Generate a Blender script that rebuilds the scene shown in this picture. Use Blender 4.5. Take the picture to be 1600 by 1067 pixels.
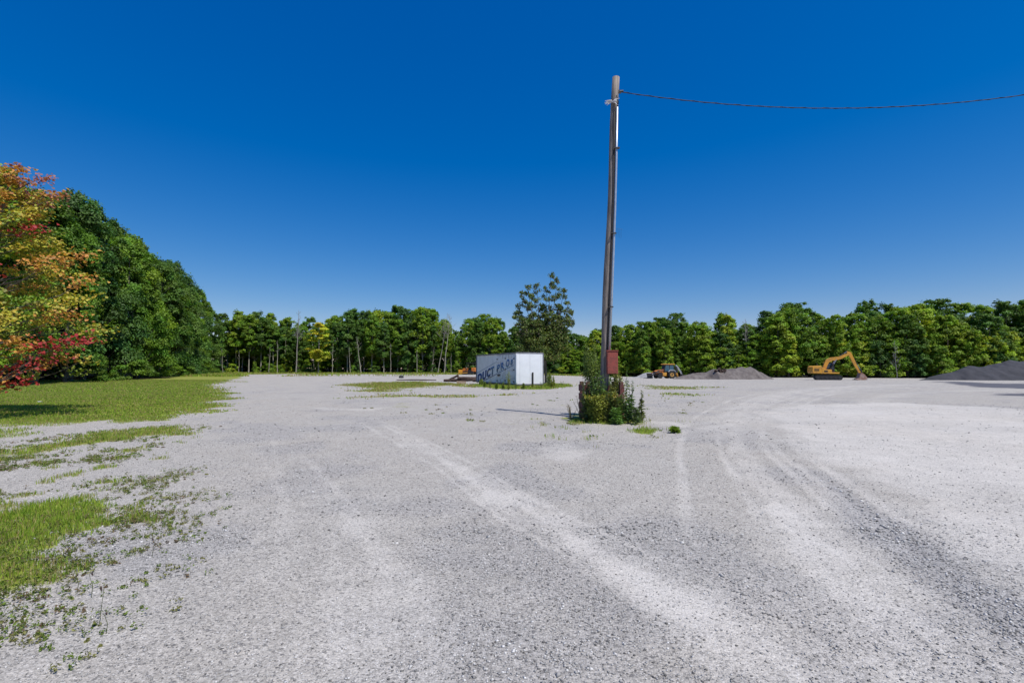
import bpy, bmesh, math, random
import numpy as np
from mathutils import Vector, Matrix, Euler
for o in list(bpy.data.objects): bpy.data.objects.remove(o)
R = math.radians
SC = bpy.context.scene
COL = SC.collection
rnd = random.Random(7)
rg = np.random.default_rng(11)

# ---------------------------------------------------------------- camera, sky, sun, exposure
F, CAMH, PITCH = 760.0, 1.6, math.atan(41.5/760)
cd = bpy.data.cameras.new('camera'); cam = bpy.data.objects.new('camera', cd); COL.objects.link(cam)
cam.location = (0, 0, CAMH); cam.rotation_euler = (math.pi/2+PITCH, 0, 0)
cd.sensor_width = 36; cd.lens = 36*F/1600; cd.clip_end = 3000; cd.clip_start = 0.05
SC.camera = cam
SUN_EL = R(63); SUN_AZ = (0.70, -0.714)          # horizontal direction towards the sun
W = bpy.data.worlds.new('World'); SC.world = W; W.use_nodes = True
wn = W.node_tree.nodes; wl = W.node_tree.links
bg = wn['Background']
sky = wn.new('ShaderNodeTexSky'); sky.sky_type = 'NISHITA'; sky.sun_disc = False
sky.sun_elevation = SUN_EL; sky.sun_rotation = math.atan2(SUN_AZ[0], SUN_AZ[1])
sky.altitude = 200; sky.air_density = 1.0; sky.dust_density = 0.2; sky.ozone_density = 3.0
hs = wn.new('ShaderNodeHueSaturation'); hs.inputs['Saturation'].default_value = 1.48; hs.inputs['Hue'].default_value = 0.497
hs.inputs['Value'].default_value = 0.95
wl.new(sky.outputs[0], hs.inputs['Color'])
sp_ = wn.new('ShaderNodeSeparateColor'); cb_ = wn.new('ShaderNodeCombineColor'); wl.new(hs.outputs[0], sp_.inputs[0])
for ch_, k_, e_ in ((0, 1.0, 1.0), (1, .925, .93), (2, 1.88, .634)):
    mx_ = wn.new('ShaderNodeMath'); mx_.operation = 'MAXIMUM'; mx_.inputs[1].default_value = .0001; wl.new(sp_.outputs[ch_], mx_.inputs[0])
    pw_ = wn.new('ShaderNodeMath'); pw_.operation = 'POWER'; pw_.inputs[1].default_value = e_; wl.new(mx_.outputs[0], pw_.inputs[0])
    ml_ = wn.new('ShaderNodeMath'); ml_.operation = 'MULTIPLY'; ml_.inputs[1].default_value = k_; wl.new(pw_.outputs[0], ml_.inputs[0]); wl.new(ml_.outputs[0], cb_.inputs[ch_])
wl.new(cb_.outputs[0], bg.inputs['Color'])
bg.inputs['Strength'].default_value = 0.095
sd = bpy.data.lights.new('sun', 'SUN'); sun = bpy.data.objects.new('sun', sd); COL.objects.link(sun)
sd.energy = 4.3; sd.angle = R(0.5); sd.color = (1.0, 0.955, 0.88)
v = Vector((SUN_AZ[0]*math.cos(SUN_EL), SUN_AZ[1]*math.cos(SUN_EL), math.sin(SUN_EL)))
sun.rotation_euler = v.to_track_quat('Z', 'Y').to_euler()
SC.view_settings.view_transform = 'Standard'; SC.view_settings.look = 'None'
SC.view_settings.gamma = 1; SC.view_settings.use_curve_mapping = False; SC.view_settings.exposure = 0.22
SC.render.engine = 'CYCLES'
SC.cycles.max_bounces = 6; SC.cycles.transparent_max_bounces = 8

# ---------------------------------------------------------------- helpers
ca, sa = math.cos(PITCH), math.sin(PITCH)
def ray(px, py):
    x = (px-800)/F; y = (533.5-py)/F
    return x, ca-y*sa, sa+y*ca
def P(px, py, z=0.0):
    x, y, zz = ray(px, py); t = (z-CAMH)/zz
    return (x*t, y*t)
def D(px, py, Y):
    x, y, z = ray(px, py); t = Y/y
    return Vector((x*t, Y, CAMH+z*t))
def ss(a, b, x):
    t = np.clip((x-a)/(b-a), 0, 1); return t*t*(3-2*t)
def h2(ix, iy, seed=0):
    n = (ix.astype(np.int64)*374761393 + iy.astype(np.int64)*668265263 + seed*974711) & 0x7fffffff
    n = ((n ^ (n >> 13))*1274126177) & 0x7fffffff
    return ((n ^ (n >> 16)) & 0xffff)/65535.0
def vn(x, y, seed=0):
    ix = np.floor(x); iy = np.floor(y); fx = x-ix; fy = y-iy
    fx = fx*fx*(3-2*fx); fy = fy*fy*(3-2*fy); ix = ix.astype(np.int64); iy = iy.astype(np.int64)
    a = h2(ix, iy, seed); b = h2(ix+1, iy, seed); c = h2(ix, iy+1, seed); d = h2(ix+1, iy+1, seed)
    return (a*(1-fx)+b*fx)*(1-fy)+(c*(1-fx)+d*fx)*fy
def fbm(x, y, seed=0, o=4):
    s = 0; a = .5; n = 0
    for i in range(o):
        s = s+a*vn(x, y, seed+i*17); n += a; a *= .5; x = x*2.03; y = y*2.03
    return s/n
def sdist(x, y, poly):
    """signed distance, positive inside"""
    ins = np.zeros(x.shape, bool); best = np.full(x.shape, 1e9); n = len(poly)
    for i in range(n):
        ax, ay = poly[i]; bx, by = poly[(i+1) % n]
        dx, dy = bx-ax, by-ay; L = dx*dx+dy*dy+1e-9
        t = np.clip(((x-ax)*dx+(y-ay)*dy)/L, 0, 1)
        best = np.minimum(best, np.hypot(x-ax-t*dx, y-ay-t*dy))
        c = ((ay > y) != (by > y)) & (x < (bx-ax)*(y-ay)/((by-ay) if by != ay else 1e-9)+ax)
        ins ^= c
    return np.where(ins, best, -best)
def ldist(x, y, pl):
    best = np.full(x.shape, 1e9)
    for (ax, ay), (bx, by) in zip(pl[:-1], pl[1:]):
        dx, dy = bx-ax, by-ay; t = np.clip(((x-ax)*dx+(y-ay)*dy)/(dx*dx+dy*dy+1e-9), 0, 1)
        best = np.minimum(best, np.hypot(x-ax-t*dx, y-ay-t*dy))
    return best
def smoothline(pts, n=6):
    out = []; p = [pts[0]]+list(pts)+[pts[-1]]
    for i in range(1, len(p)-2):
        for k in range(n):
            t = k/n
            out.append(tuple(0.5*((2*p[i][c])+(-p[i-1][c]+p[i+1][c])*t+(2*p[i-1][c]-5*p[i][c]+4*p[i+1][c]-p[i+2][c])*t*t+(-p[i-1][c]+3*p[i][c]-3*p[i+1][c]+p[i+2][c])*t**3) for c in range(len(pts[0]))))
    out.append(tuple(pts[-1])); return out

def tag(o, label=None, cat=None, group=None, kind=None):
    if label: o['label'] = label
    if cat: o['category'] = cat
    if group: o['group'] = group
    if kind: o['kind'] = kind
    return o
def empty(name, loc, rz=0, label=None, cat=None, group=None):
    o = bpy.data.objects.new(name, None); COL.objects.link(o); o.location = loc; o.rotation_euler = (0, 0, rz)
    o.empty_display_size = .2
    return tag(o, label, cat, group)
def mesh_np(name, verts, faces, mat=None, tint=None, smooth=False, attrs=None):
    """verts (n,3); faces: array (m,k) or a list of such arrays"""
    me = bpy.data.meshes.new(name)
    if not isinstance(faces, list): faces = [faces]
    faces = [f for f in faces if len(f)]
    me.vertices.add(len(verts)); me.vertices.foreach_set('co', np.asarray(verts, np.float32).ravel())
    loops = np.concatenate([f.ravel() for f in faces]).astype(np.int32)
    tot = np.concatenate([np.full(len(f), f.shape[1]) for f in faces]).astype(np.int32)
    st = np.concatenate([[0], np.cumsum(tot)[:-1]]).astype(np.int32)
    me.loops.add(len(loops)); me.loops.foreach_set('vertex_index', loops)
    me.polygons.add(len(tot)); me.polygons.foreach_set('loop_start', st); me.polygons.foreach_set('loop_total', tot)
    if smooth: me.polygons.foreach_set('use_smooth', np.ones(len(tot), bool))
    if tint is not None:
        a = me.attributes.new('tint', 'FLOAT_COLOR', 'POINT')
        c = np.ones((len(verts), 4), np.float32); c[:, :3] = tint; a.data.foreach_set('color', c.ravel())
    for k, val in (attrs or {}).items():
        a = me.attributes.new(k, 'FLOAT', 'POINT'); a.data.foreach_set('value', val.astype(np.float32))
    me.update(calc_edges=True); me.validate()
    if mat: me.materials.append(mat)
    return me
def link(name, me, parent=None, loc=None):
    o = bpy.data.objects.new(name, me); COL.objects.link(o)
    if parent: o.parent = parent
    if loc is not None: o.location = loc
    return o

class MB:
    def __init__(s): s.bm = bmesh.new()
    def box(s, c, d, rot=None, taper=1.0):
        M = Matrix.Translation(c)
        if rot: M = M @ Euler(rot).to_matrix().to_4x4()
        vs = []
        for z in (-.5, .5):
            k = taper if z > 0 else 1
            for x, y in ((-.5, -.5), (.5, -.5), (.5, .5), (-.5, .5)):
                vs.append(s.bm.verts.new(M @ Vector((x*d[0]*k, y*d[1]*k, z*d[2]))))
        for f in ((0, 3, 2, 1), (4, 5, 6, 7), (0, 1, 5, 4), (1, 2, 6, 5), (2, 3, 7, 6), (3, 0, 4, 7)):
            s.bm.faces.new([vs[i] for i in f])
        return s
    def prism(s, poly, y0, y1):
        a = [s.bm.verts.new((x, y0, z)) for x, z in poly]; b = [s.bm.verts.new((x, y1, z)) for x, z in poly]
        n = len(poly); s.bm.faces.new(a); s.bm.faces.new(b[::-1])
        for i in range(n): s.bm.faces.new((a[i], b[i], b[(i+1) % n], a[(i+1) % n]))
        return s
    def tube(s, pts, rad, n=8, cap=True):
        pts = [Vector(p) for p in pts]; rings = []
        if not hasattr(rad, '__len__'): rad = [rad]*len(pts)
        for i, p in enumerate(pts):
            d = (pts[min(i+1, len(pts)-1)]-pts[max(i-1, 0)]).normalized()
            if not i: pu = d.cross(Vector((0, 0, 1))) if abs(d.z) < .9 else d.cross(Vector((1, 0, 0)))
            u = (pu-d*pu.dot(d)).normalized(); pu = u; w = d.cross(u)
            rings.append([s.bm.verts.new(p+(u*math.cos(2*math.pi*k/n)+w*math.sin(2*math.pi*k/n))*rad[i]) for k in range(n)])
        for a, b in zip(rings[:-1], rings[1:]):
            for k in range(n): s.bm.faces.new((a[k], a[(k+1) % n], b[(k+1) % n], b[k]))
        if cap: s.bm.faces.new(rings[0][::-1]); s.bm.faces.new(rings[-1])
        return s
    def build(s, name, mat, parent=None, bevel=0, smooth=False):
        bmesh.ops.recalc_face_normals(s.bm, faces=s.bm.faces[:])
        me = bpy.data.meshes.new(name); s.bm.to_mesh(me); s.bm.free(); me.materials.append(mat)
        if smooth:
            for p in me.polygons: p.use_smooth = len(p.vertices) < 6
        o = link(name, me, parent)
        if bevel:
            m = o.modifiers.new('bevel', 'BEVEL'); m.width = bevel; m.segments = 2; m.limit_method = 'ANGLE'
        return o

def mat(name, col, rough=.6, metal=0., var=.0, vscale=3., bump=0., bscale=30., col2=None, edge=.5, stretch=(1, 1, 1), spec=.5):
    m = bpy.data.materials.new(name); m.use_nodes = True; nt = m.node_tree; b = nt.nodes['Principled BSDF']
    b.inputs['Base Color'].default_value = (*col, 1); b.inputs['Roughness'].default_value = rough; b.inputs['Metallic'].default_value = metal
    b.inputs['Specular IOR Level'].default_value = spec
    tc = nt.nodes.new('ShaderNodeTexCoord'); mp = nt.nodes.new('ShaderNodeMapping'); mp.inputs['Scale'].default_value = stretch
    nt.links.new(tc.outputs['Object'], mp.inputs[0])
    if var or col2:
        n = nt.nodes.new('ShaderNodeTexNoise'); n.inputs['Scale'].default_value = vscale; n.inputs['Detail'].default_value = 8
        n.inputs['Roughness'].default_value = .65; nt.links.new(mp.outputs[0], n.inputs['Vector'])
        r = nt.nodes.new('ShaderNodeValToRGB'); nt.links.new(n.outputs['Fac'], r.inputs[0])
        c2 = col2 if col2 else tuple(c*(1-var) for c in col)
        r.color_ramp.elements[0].position = edge-.12; r.color_ramp.elements[1].position = edge+.12
        r.color_ramp.elements[0].color = (*c2, 1); r.color_ramp.elements[1].color = (*col, 1)
        nt.links.new(r.outputs[0], b.inputs['Base Color'])
    if bump:
        n = nt.nodes.new('ShaderNodeTexNoise'); n.inputs['Scale'].default_value = bscale; n.inputs['Detail'].default_value = 6
        nt.links.new(mp.outputs[0], n.inputs['Vector'])
        bp = nt.nodes.new('ShaderNodeBump'); bp.inputs['Strength'].default_value = bump; bp.inputs['Distance'].default_value = .02
        nt.links.new(n.outputs['Fac'], bp.inputs['Height']); nt.links.new(bp.outputs[0], b.inputs['Normal'])
    return m

def leaf_mat(name, trans=.3, rough=.55, spec=.3):
    m = bpy.data.materials.new(name); m.use_nodes = True; nt = m.node_tree; b = nt.nodes['Principled BSDF']; out = nt.nodes['Material Output']
    at = nt.nodes.new('ShaderNodeAttribute'); at.attribute_name = 'tint'
    oi = nt.nodes.new('ShaderNodeObjectInfo')
    mx = nt.nodes.new('ShaderNodeMix'); mx.data_type = 'RGBA'; mx.blend_type = 'MULTIPLY'; mx.inputs[0].default_value = 1
    nt.links.new(at.outputs['Color'], mx.inputs[6]); nt.links.new(oi.outputs['Color'], mx.inputs[7])
    nt.links.new(mx.outputs[2], b.inputs['Base Color']); b.inputs['Roughness'].default_value = rough
    b.inputs['Specular IOR Level'].default_value = spec
    tr = nt.nodes.new('ShaderNodeBsdfTranslucent')
    g = nt.nodes.new('ShaderNodeMix'); g.data_type = 'RGBA'; g.blend_type = 'MULTIPLY'; g.inputs[0].default_value = 1
    g.inputs[7].default_value = (1.25, 1.3, .5, 1)
    nt.links.new(mx.outputs[2], g.inputs[6]); nt.links.new(g.outputs[2], tr.inputs['Color'])
    ms = nt.nodes.new('ShaderNodeMixShader'); ms.inputs[0].default_value = trans
    nt.links.new(b.outputs[0], ms.inputs[1]); nt.links.new(tr.outputs[0], ms.inputs[2]); nt.links.new(ms.outputs[0], out.inputs['Surface'])
    return m

# ---------------------------------------------------------------- materials
M_leaf = leaf_mat('foliage'); M_grass = leaf_mat('grass_blades', .3, .5, .25)
M_bark = mat('bark', (.20, .17, .13), .9, var=.6, vscale=4, bump=.6, bscale=14, stretch=(1, 1, .2))
M_palebark = mat('pale_bark', (.42, .39, .33), .9, var=.5, vscale=3, stretch=(1, 1, .3), bump=.4, bscale=10)
M_pole = mat('weathered_pole_wood', (.30, .255, .22), .9, var=.62, vscale=5, bump=.8, bscale=22, stretch=(3, 3, .18))
M_pipe = mat('galvanised_pipe', (.48, .52, .56), .45, .6, var=.2, vscale=6)
M_red = mat('rust_red_paint', (.33, .075, .055), .85, col2=(.19, .06, .045), vscale=7, edge=.45, bump=.4, bscale=30)
M_redwood = mat('faded_red_boards', (.17, .05, .042), .85, col2=(.06, .035, .03), vscale=5, edge=.48, bump=.5, bscale=25, stretch=(1, 1, .3))
M_black = mat('black_rubber', (.018, .018, .02), .75, var=.3, vscale=8)
M_dark = mat('dark_steel', (.05, .048, .05), .55, .3, var=.4, vscale=6)
M_yel = mat('machine_yellow', (.66, .32, .03), .55, col2=(.36, .18, .06), vscale=2.2, edge=.42, bump=.1)
M_orange = mat('machine_orange', (.60, .20, .03), .5, col2=(.38, .10, .03), vscale=2.5, edge=.45)
M_rust = mat('rusty_bucket_steel', (.24, .09, .05), .75, col2=(.40, .30, .25), vscale=4, edge=.52)
M_rim = mat('dusty_yellow_rim', (.60, .33, .08), .6, var=.4, vscale=5)
M_glass = mat('tinted_glass', (.02, .09, .14), .08, .0, spec=.8)
M_chrome = mat('ram_steel', (.65, .66, .68), .25, .9)
M_white = mat('white_panel', (.80, .82, .86), .45, var=.08, vscale=1.4, bump=.08, bscale=5)
M_whited = mat('grimy_white_panel', (.80, .82, .86), .55, col2=(.66, .68, .72), vscale=1.8, edge=.5, stretch=(1, 1, .35))
M_door = mat('weathered_grey_door', (.74, .76, .80), .6, col2=(.38, .33, .35), vscale=2.3, edge=.42)
M_trim = mat('grey_rail', (.26, .26, .29), .5, .4, var=.4, vscale=3)
M_navy = mat('navy_paint', (.012, .05, .19), .55, col2=(.05, .11, .27), vscale=5, edge=.42)
M_fblue = mat('faded_blue_paint', (.03, .12, .32), .6, col2=(.16, .28, .45), vscale=6, edge=.47)
M_rag = mat('frayed_white_plastic', (.68, .66, .66), .8, var=.3, vscale=20)
M_log = mat('dark_log', (.075, .045, .035), .9, var=.5, vscale=4, bump=.5, bscale=12)
M_cut = mat('cut_wood', (.40, .30, .22), .85, var=.3, vscale=9)

# ---------------------------------------------------------------- layout of the ground cover (world polygons)
def poly(*pts): return [P(*p) for p in pts]
LAWN = [(-75, 40), (-75, 66)]+[P(*p) for p in ((120, 590), (200, 588.5), (300, 584.5), (390, 584), (384, 590), (345, 597), (338, 603), (356, 615), (350, 628), (340, 640), (300, 650), (230, 656), (120, 662), (60, 664), (0, 665))]+[(-17.5, 13.2), (-26, 14), (-50, 20)]
STRIP = poly((-260, 742), (-60, 730), (0, 722), (60, 712), (150, 696), (240, 686), (300, 677), (306, 668), (270, 666), (200, 671), (130, 681), (60, 697), (0, 705), (-200, 716))
STRIP2 = poly((-300, 700), (-40, 694), (30, 690), (48, 680), (20, 670), (-100, 672), (-300, 672))
NEARG = poly((-420, 1067), (-120, 985), (0, 938), (45, 908), (78, 880), (105, 850), (150, 818), (165, 802), (138, 786), (110, 776), (60, 790), (0, 802), (-200, 812), (-600, 840))
MID = poly((512, 602), (540, 598), (620, 596), (700, 597), (745, 601), (735, 606), (690, 603), (640, 606), (632, 612), (660, 617), (745, 617), (830, 612), (800, 619), (700, 622), (640, 622), (560, 622), (540, 618), (548, 612), (545, 606))
MID2 = poly((610, 631), (630, 628), (655, 633), (640, 637), (612, 636))
TRL = poly((745, 603), (752, 599), (800, 603), (852, 599), (868, 599), (895, 603), (880, 608), (840, 609), (800, 608), (765, 608))
BUSH = poly((880, 652), (905, 644), (960, 645), (1005, 652), (1010, 661), (960, 664), (900, 662), (872, 656))
TUFT = poly((982, 672), (1005, 668), (1030, 669), (1028, 677), (1000, 680), (985, 678))
RSTR = poly((990, 601), (1060, 603), (1110, 605), (1110, 608), (1040, 609), (990, 607))
RSTR2 = poly((1010, 614), (1080, 615), (1160, 618), (1100, 620), (1010, 619))
FAR = poly((330, 584.6), (700, 585.2), (1000, 586.4), (1000, 583.4), (800, 583.0), (330, 582.9))
FAR2 = poly((395, 590), (500, 587.6), (700, 588), (700, 586.6), (500, 586.2), (400, 587))
MOUNDG = poly((300, 588), (370, 587), (372, 595), (345, 606), (310, 608))
#        polygon, edge softness, noise amplitude, noise frequency, density, dryness
GR = [(LAWN, .5, 1.8, .55, 1., .32), (STRIP, .18, .8, 1.3, .9, .4), (STRIP2, .2, .8, 1.2, .7, .15), (NEARG, .08, .5, 2.6, 1., .15),
      (MID, 1.2, 3.6, .35, .95, .62), (MID2, .3, 1., .8, .6, .35), (TRL, .5, 1.6, .6, .95, .25), (BUSH, .12, .5, 2., .9, .2), (TUFT, .08, .3, 3, .9, .1),
      (RSTR, 1., 3., .3, .8, .5), (RSTR2, .7, 2., .5, .7, .4), (FAR, 3., 6, .12, .95, .45), (FAR2, 3., 8, .1, .6, .5), (MOUNDG, 1.5, 4, .3, .6, .6)]
def grass_fields(x, y):
    g = np.zeros(x.shape); dr = np.zeros(x.shape); ds = np.zeros(x.shape)
    for i, (pl, w, amp, fr, den, dry) in enumerate(GR):
        s = sdist(x, y, pl)
        s = s+amp*(fbm(x*fr, y*fr, 31+i, 5)-.53)*2+amp*1.1*(fbm(x*fr*4, y*fr*4, 61+i, 3)-.5)
        m = (.55*ss(-w*1.6, w*1.6, s)+.45*ss(-w*.5, amp*1.8+w, s))*den
        dr = np.where(m > g, dry, dr); g = np.maximum(g, m)
    # forest floor
    return g, dr
SPARSE = poly((-300, 700), (0, 690), (120, 675), (300, 662), (345, 668), (330, 690), (300, 740), (355, 810), (300, 850), (270, 905), (210, 985), (120, 1067), (-500, 1100))
SPARSE2 = poly((500, 640), (900, 620), (1100, 612), (1150, 640), (1070, 690), (980, 715), (850, 700), (640, 650))
def line(*pts): return smoothline([P(*p) for p in pts], 4)
TRK = [(line((600, 668), (680, 708), (800, 790), (880, 830), (1000, 905), (1100, 970), (1180, 1040)), .17, .85),
       (line((690, 712), (830, 788), (930, 838), (1050, 905), (1160, 985), (1260, 1067)), .12, .75),
       (line((470, 730), (540, 800), (600, 880), (630, 950), (640, 1010)), .16, .45),
       (line((490, 760), (520, 850), (545, 940), (560, 1067)), .14, .4),
       (line((1140, 690), (1185, 745), (1240, 815), (1310, 890), (1400, 975), (1490, 1067)), .17, .8),
       (line((1160, 780), (1220, 860), (1290, 945), (1360, 1020), (1400, 1067)), .12, .5),
       (line((1150, 655), (1150, 690), (1200, 750), (1290, 830), (1420, 930), (1560, 1030)), .16, .55),
       (line((1000, 830), (1120, 900), (1230, 975), (1330, 1067)), .15, .5),
       (line((1130, 700), (1165, 640), (1240, 612), (1340, 603), (1460, 600)), .6, .5),
       (line((1210, 680), (1230, 635), (1300, 610), (1400, 603), (1500, 603)), .5, .35),
       (line((1300, 690), (1330, 640), (1420, 615), (1560, 610), (1700, 612)), .5, .35)]
def off_line(pts, *offs):
    pl = line(*pts); out = []
    for o_ in offs:
        q = []
        for i, (x_, y_) in enumerate(pl):
            a_, b_ = pl[max(0, i-1)], pl[min(len(pl)-1, i+1)]; dx_, dy_ = b_[0]-a_[0], b_[1]-a_[1]; l_ = math.hypot(dx_, dy_)+1e-9
            q.append((x_-dy_/l_*o_, y_+dx_/l_*o_))
        out.append(q)
    return out
for pts_, offs_, w_, a_ in ((((560, 650), (680, 708), (800, 786), (900, 838), (1020, 905), (1130, 970), (1230, 1060)), (-.34, .12, .3), .05, .6),
                            (((1500, 1067), (1380, 950), (1270, 840), (1190, 745), (1150, 690), (1155, 645), (1220, 615), (1340, 602), (1500, 600)), (-.7, -.1, .35, 1.1), .08, .55),
                            (((1600, 1040), (1470, 920), (1340, 815), (1250, 740), (1200, 690), (1215, 645), (1290, 615), (1420, 606), (1600, 606)), (-.5, .1, .7), .09, .55),
                            (((440, 690), (510, 770), (560, 850), (600, 940), (620, 1067)), (-.5, .15), .06, .35),
                            (((420, 660), (440, 760), (440, 860), (400, 1000)), (0,), .07, .25),
                            (((1000, 760), (1100, 830), (1190, 910), (1270, 1000), (1310, 1067)), (0,), .06, .45)):
    for q_ in off_line(pts_, *offs_): TRK.append((q_, w_, a_))
for i_, (q_, w_, a_) in enumerate(TRK):
    (ax_, ay_), (bx_, by_) = q_[-2], q_[-1]; l_ = math.hypot(bx_-ax_, by_-ay_)
    if math.hypot(bx_, by_) < 5: TRK[i_] = (list(q_)+[(bx_+(bx_-ax_)/l_*2.5, by_+(by_-ay_)/l_*2.5)], w_, a_)
PALE = poly((1185, 645), (1260, 632), (1400, 628), (1600, 640), (1900, 690), (1900, 960), (1640, 930), (1540, 880), (1420, 805), (1320, 742), (1230, 690))
RUB = poly((1270, 740), (1340, 770), (1450, 842), (1560, 912), (1660, 965), (1700, 1067), (1620, 1067), (1500, 965), (1400, 880), (1310, 810))
DUST = [poly((835, 700), (880, 694), (910, 706), (880, 722), (850, 716)), poly((1020, 659), (1060, 660), (1100, 668), (1060, 672)), poly((500, 636), (600, 637), (590, 643), (500, 641)),
        poly((90, 905), (150, 900), (160, 925), (110, 950), (60, 960))]
DARK = [poly((1438, 595.0), (1480, 597.5), (1500, 601.5), (1530, 604.5), (1600, 607.3), (1800, 610), (1800, 601), (1620, 600), (1540, 598), (1480, 594.6)),
        poly((1558, 616), (1600, 614), (1800, 612), (1800, 620), (1640, 621), (1580, 619))]
def fields(x, y):
    r = np.hypot(x, y)
    pale = np.zeros(x.shape); wob = (fbm(x*.9, y*.9, 5)-.5)
    for pl, w, a in TRK:
        xs_ = [p[0] for p in pl]; ys_ = [p[1] for p in pl]; mg = w*3+.5
        I_ = np.nonzero((x > min(xs_)-mg) & (x < max(xs_)+mg) & (y > min(ys_)-mg) & (y < max(ys_)+mg))[0]
        if not len(I_): continue
        X_a, Y_a, wob_a = x, y, wob; x, y, wob = x[I_], y[I_], wob[I_]
        d = ldist(x, y, pl)+wob*.35*(1 if w > .09 else .25)+(fbm(x*6, y*6, 23, 3)-.5)*.10
        (ex, ey), (fx, fy) = pl[0], pl[-1]; end = ss(.0, 3.5, np.hypot(x-ex, y-ey)-.1)*ss(0, 1.2, np.hypot(x-fx, y-fy))
        strk = .35+.95*ss(.2, .75, fbm((x+y)*.9+d*3+w*90, (x-y)*.35, 9))
        val = ss(w*(2.0 if w > .09 else 1.5), w*.3, d)*a*(.74 if w > .09 else .72)*strk*end
        x, y, wob = X_a, Y_a, wob_a; pale[I_] = np.maximum(pale[I_], val)
    pm = ss(-.3, .5, sdist(x, y, PALE)+wob*1.5)
    pale = np.maximum(pale, pm*(.62+.5*(fbm(x*.5, y*.5, 3)-.5)))
    for pl in DUST: pale = np.maximum(pale, ss(-.12, .25, sdist(x, y, pl)+wob*1.1)*.38)
    rub = ss(-.2, .25, sdist(x, y, RUB)+wob*.7)
    rub = np.maximum(rub*(1-pale*.5), .55*ss(.52, .7, fbm(x*.7+3, y*.7, 77))*(1-pale))
    dk = np.zeros(x.shape)
    for pl in DARK: dk = np.maximum(dk, ss(-.5, .5, sdist(x, y, pl)+wob*2.5))
    g, dr = grass_fields(x, y)
    spn = fbm(x*2.3, y*2.3, 91, 4)
    sp = np.maximum(ss(-.3, .8, sdist(x, y, SPARSE)), .8*ss(-1, 2, sdist(x, y, SPARSE2)))*ss(.60, .72, spn)
    g = np.maximum(g, sp*.5); dr = np.where(sp*.5 >= g, .45, dr)
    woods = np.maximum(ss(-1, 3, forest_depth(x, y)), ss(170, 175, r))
    return pale, rub, dk, g, dr, woods
FRONT = [(-43, 40), (-44.5, 49), (-45.5, 54), (-48, 61), (-54, 75), (-64, 97), (-80, 128), (-90, 150), (-70, 151), (-19, 145), (16.4, 125), (29, 110), (53.7, 103), (82, 97), (100, 95), (135, 92)]
WPOLY = FRONT+[(260, 85), (260, 300), (-260, 300), (-260, 40), (-120, 34)]
def forest_depth(x, y): return sdist(x, y, WPOLY)
def gz(x, y, g=None, pale=None, rub=None):
    x = np.asarray(x, float); y = np.asarray(y, float)
    z = -.38*ss(52, 88, y)*ss(4, 22, x)
    z = z+(fbm(x*.12, y*.12, 40)-.5)*.10*ss(5, 30, np.hypot(x, y))
    return z
def gzf(x, y): return float(gz(np.array([x]), np.array([y]))[0])

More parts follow.
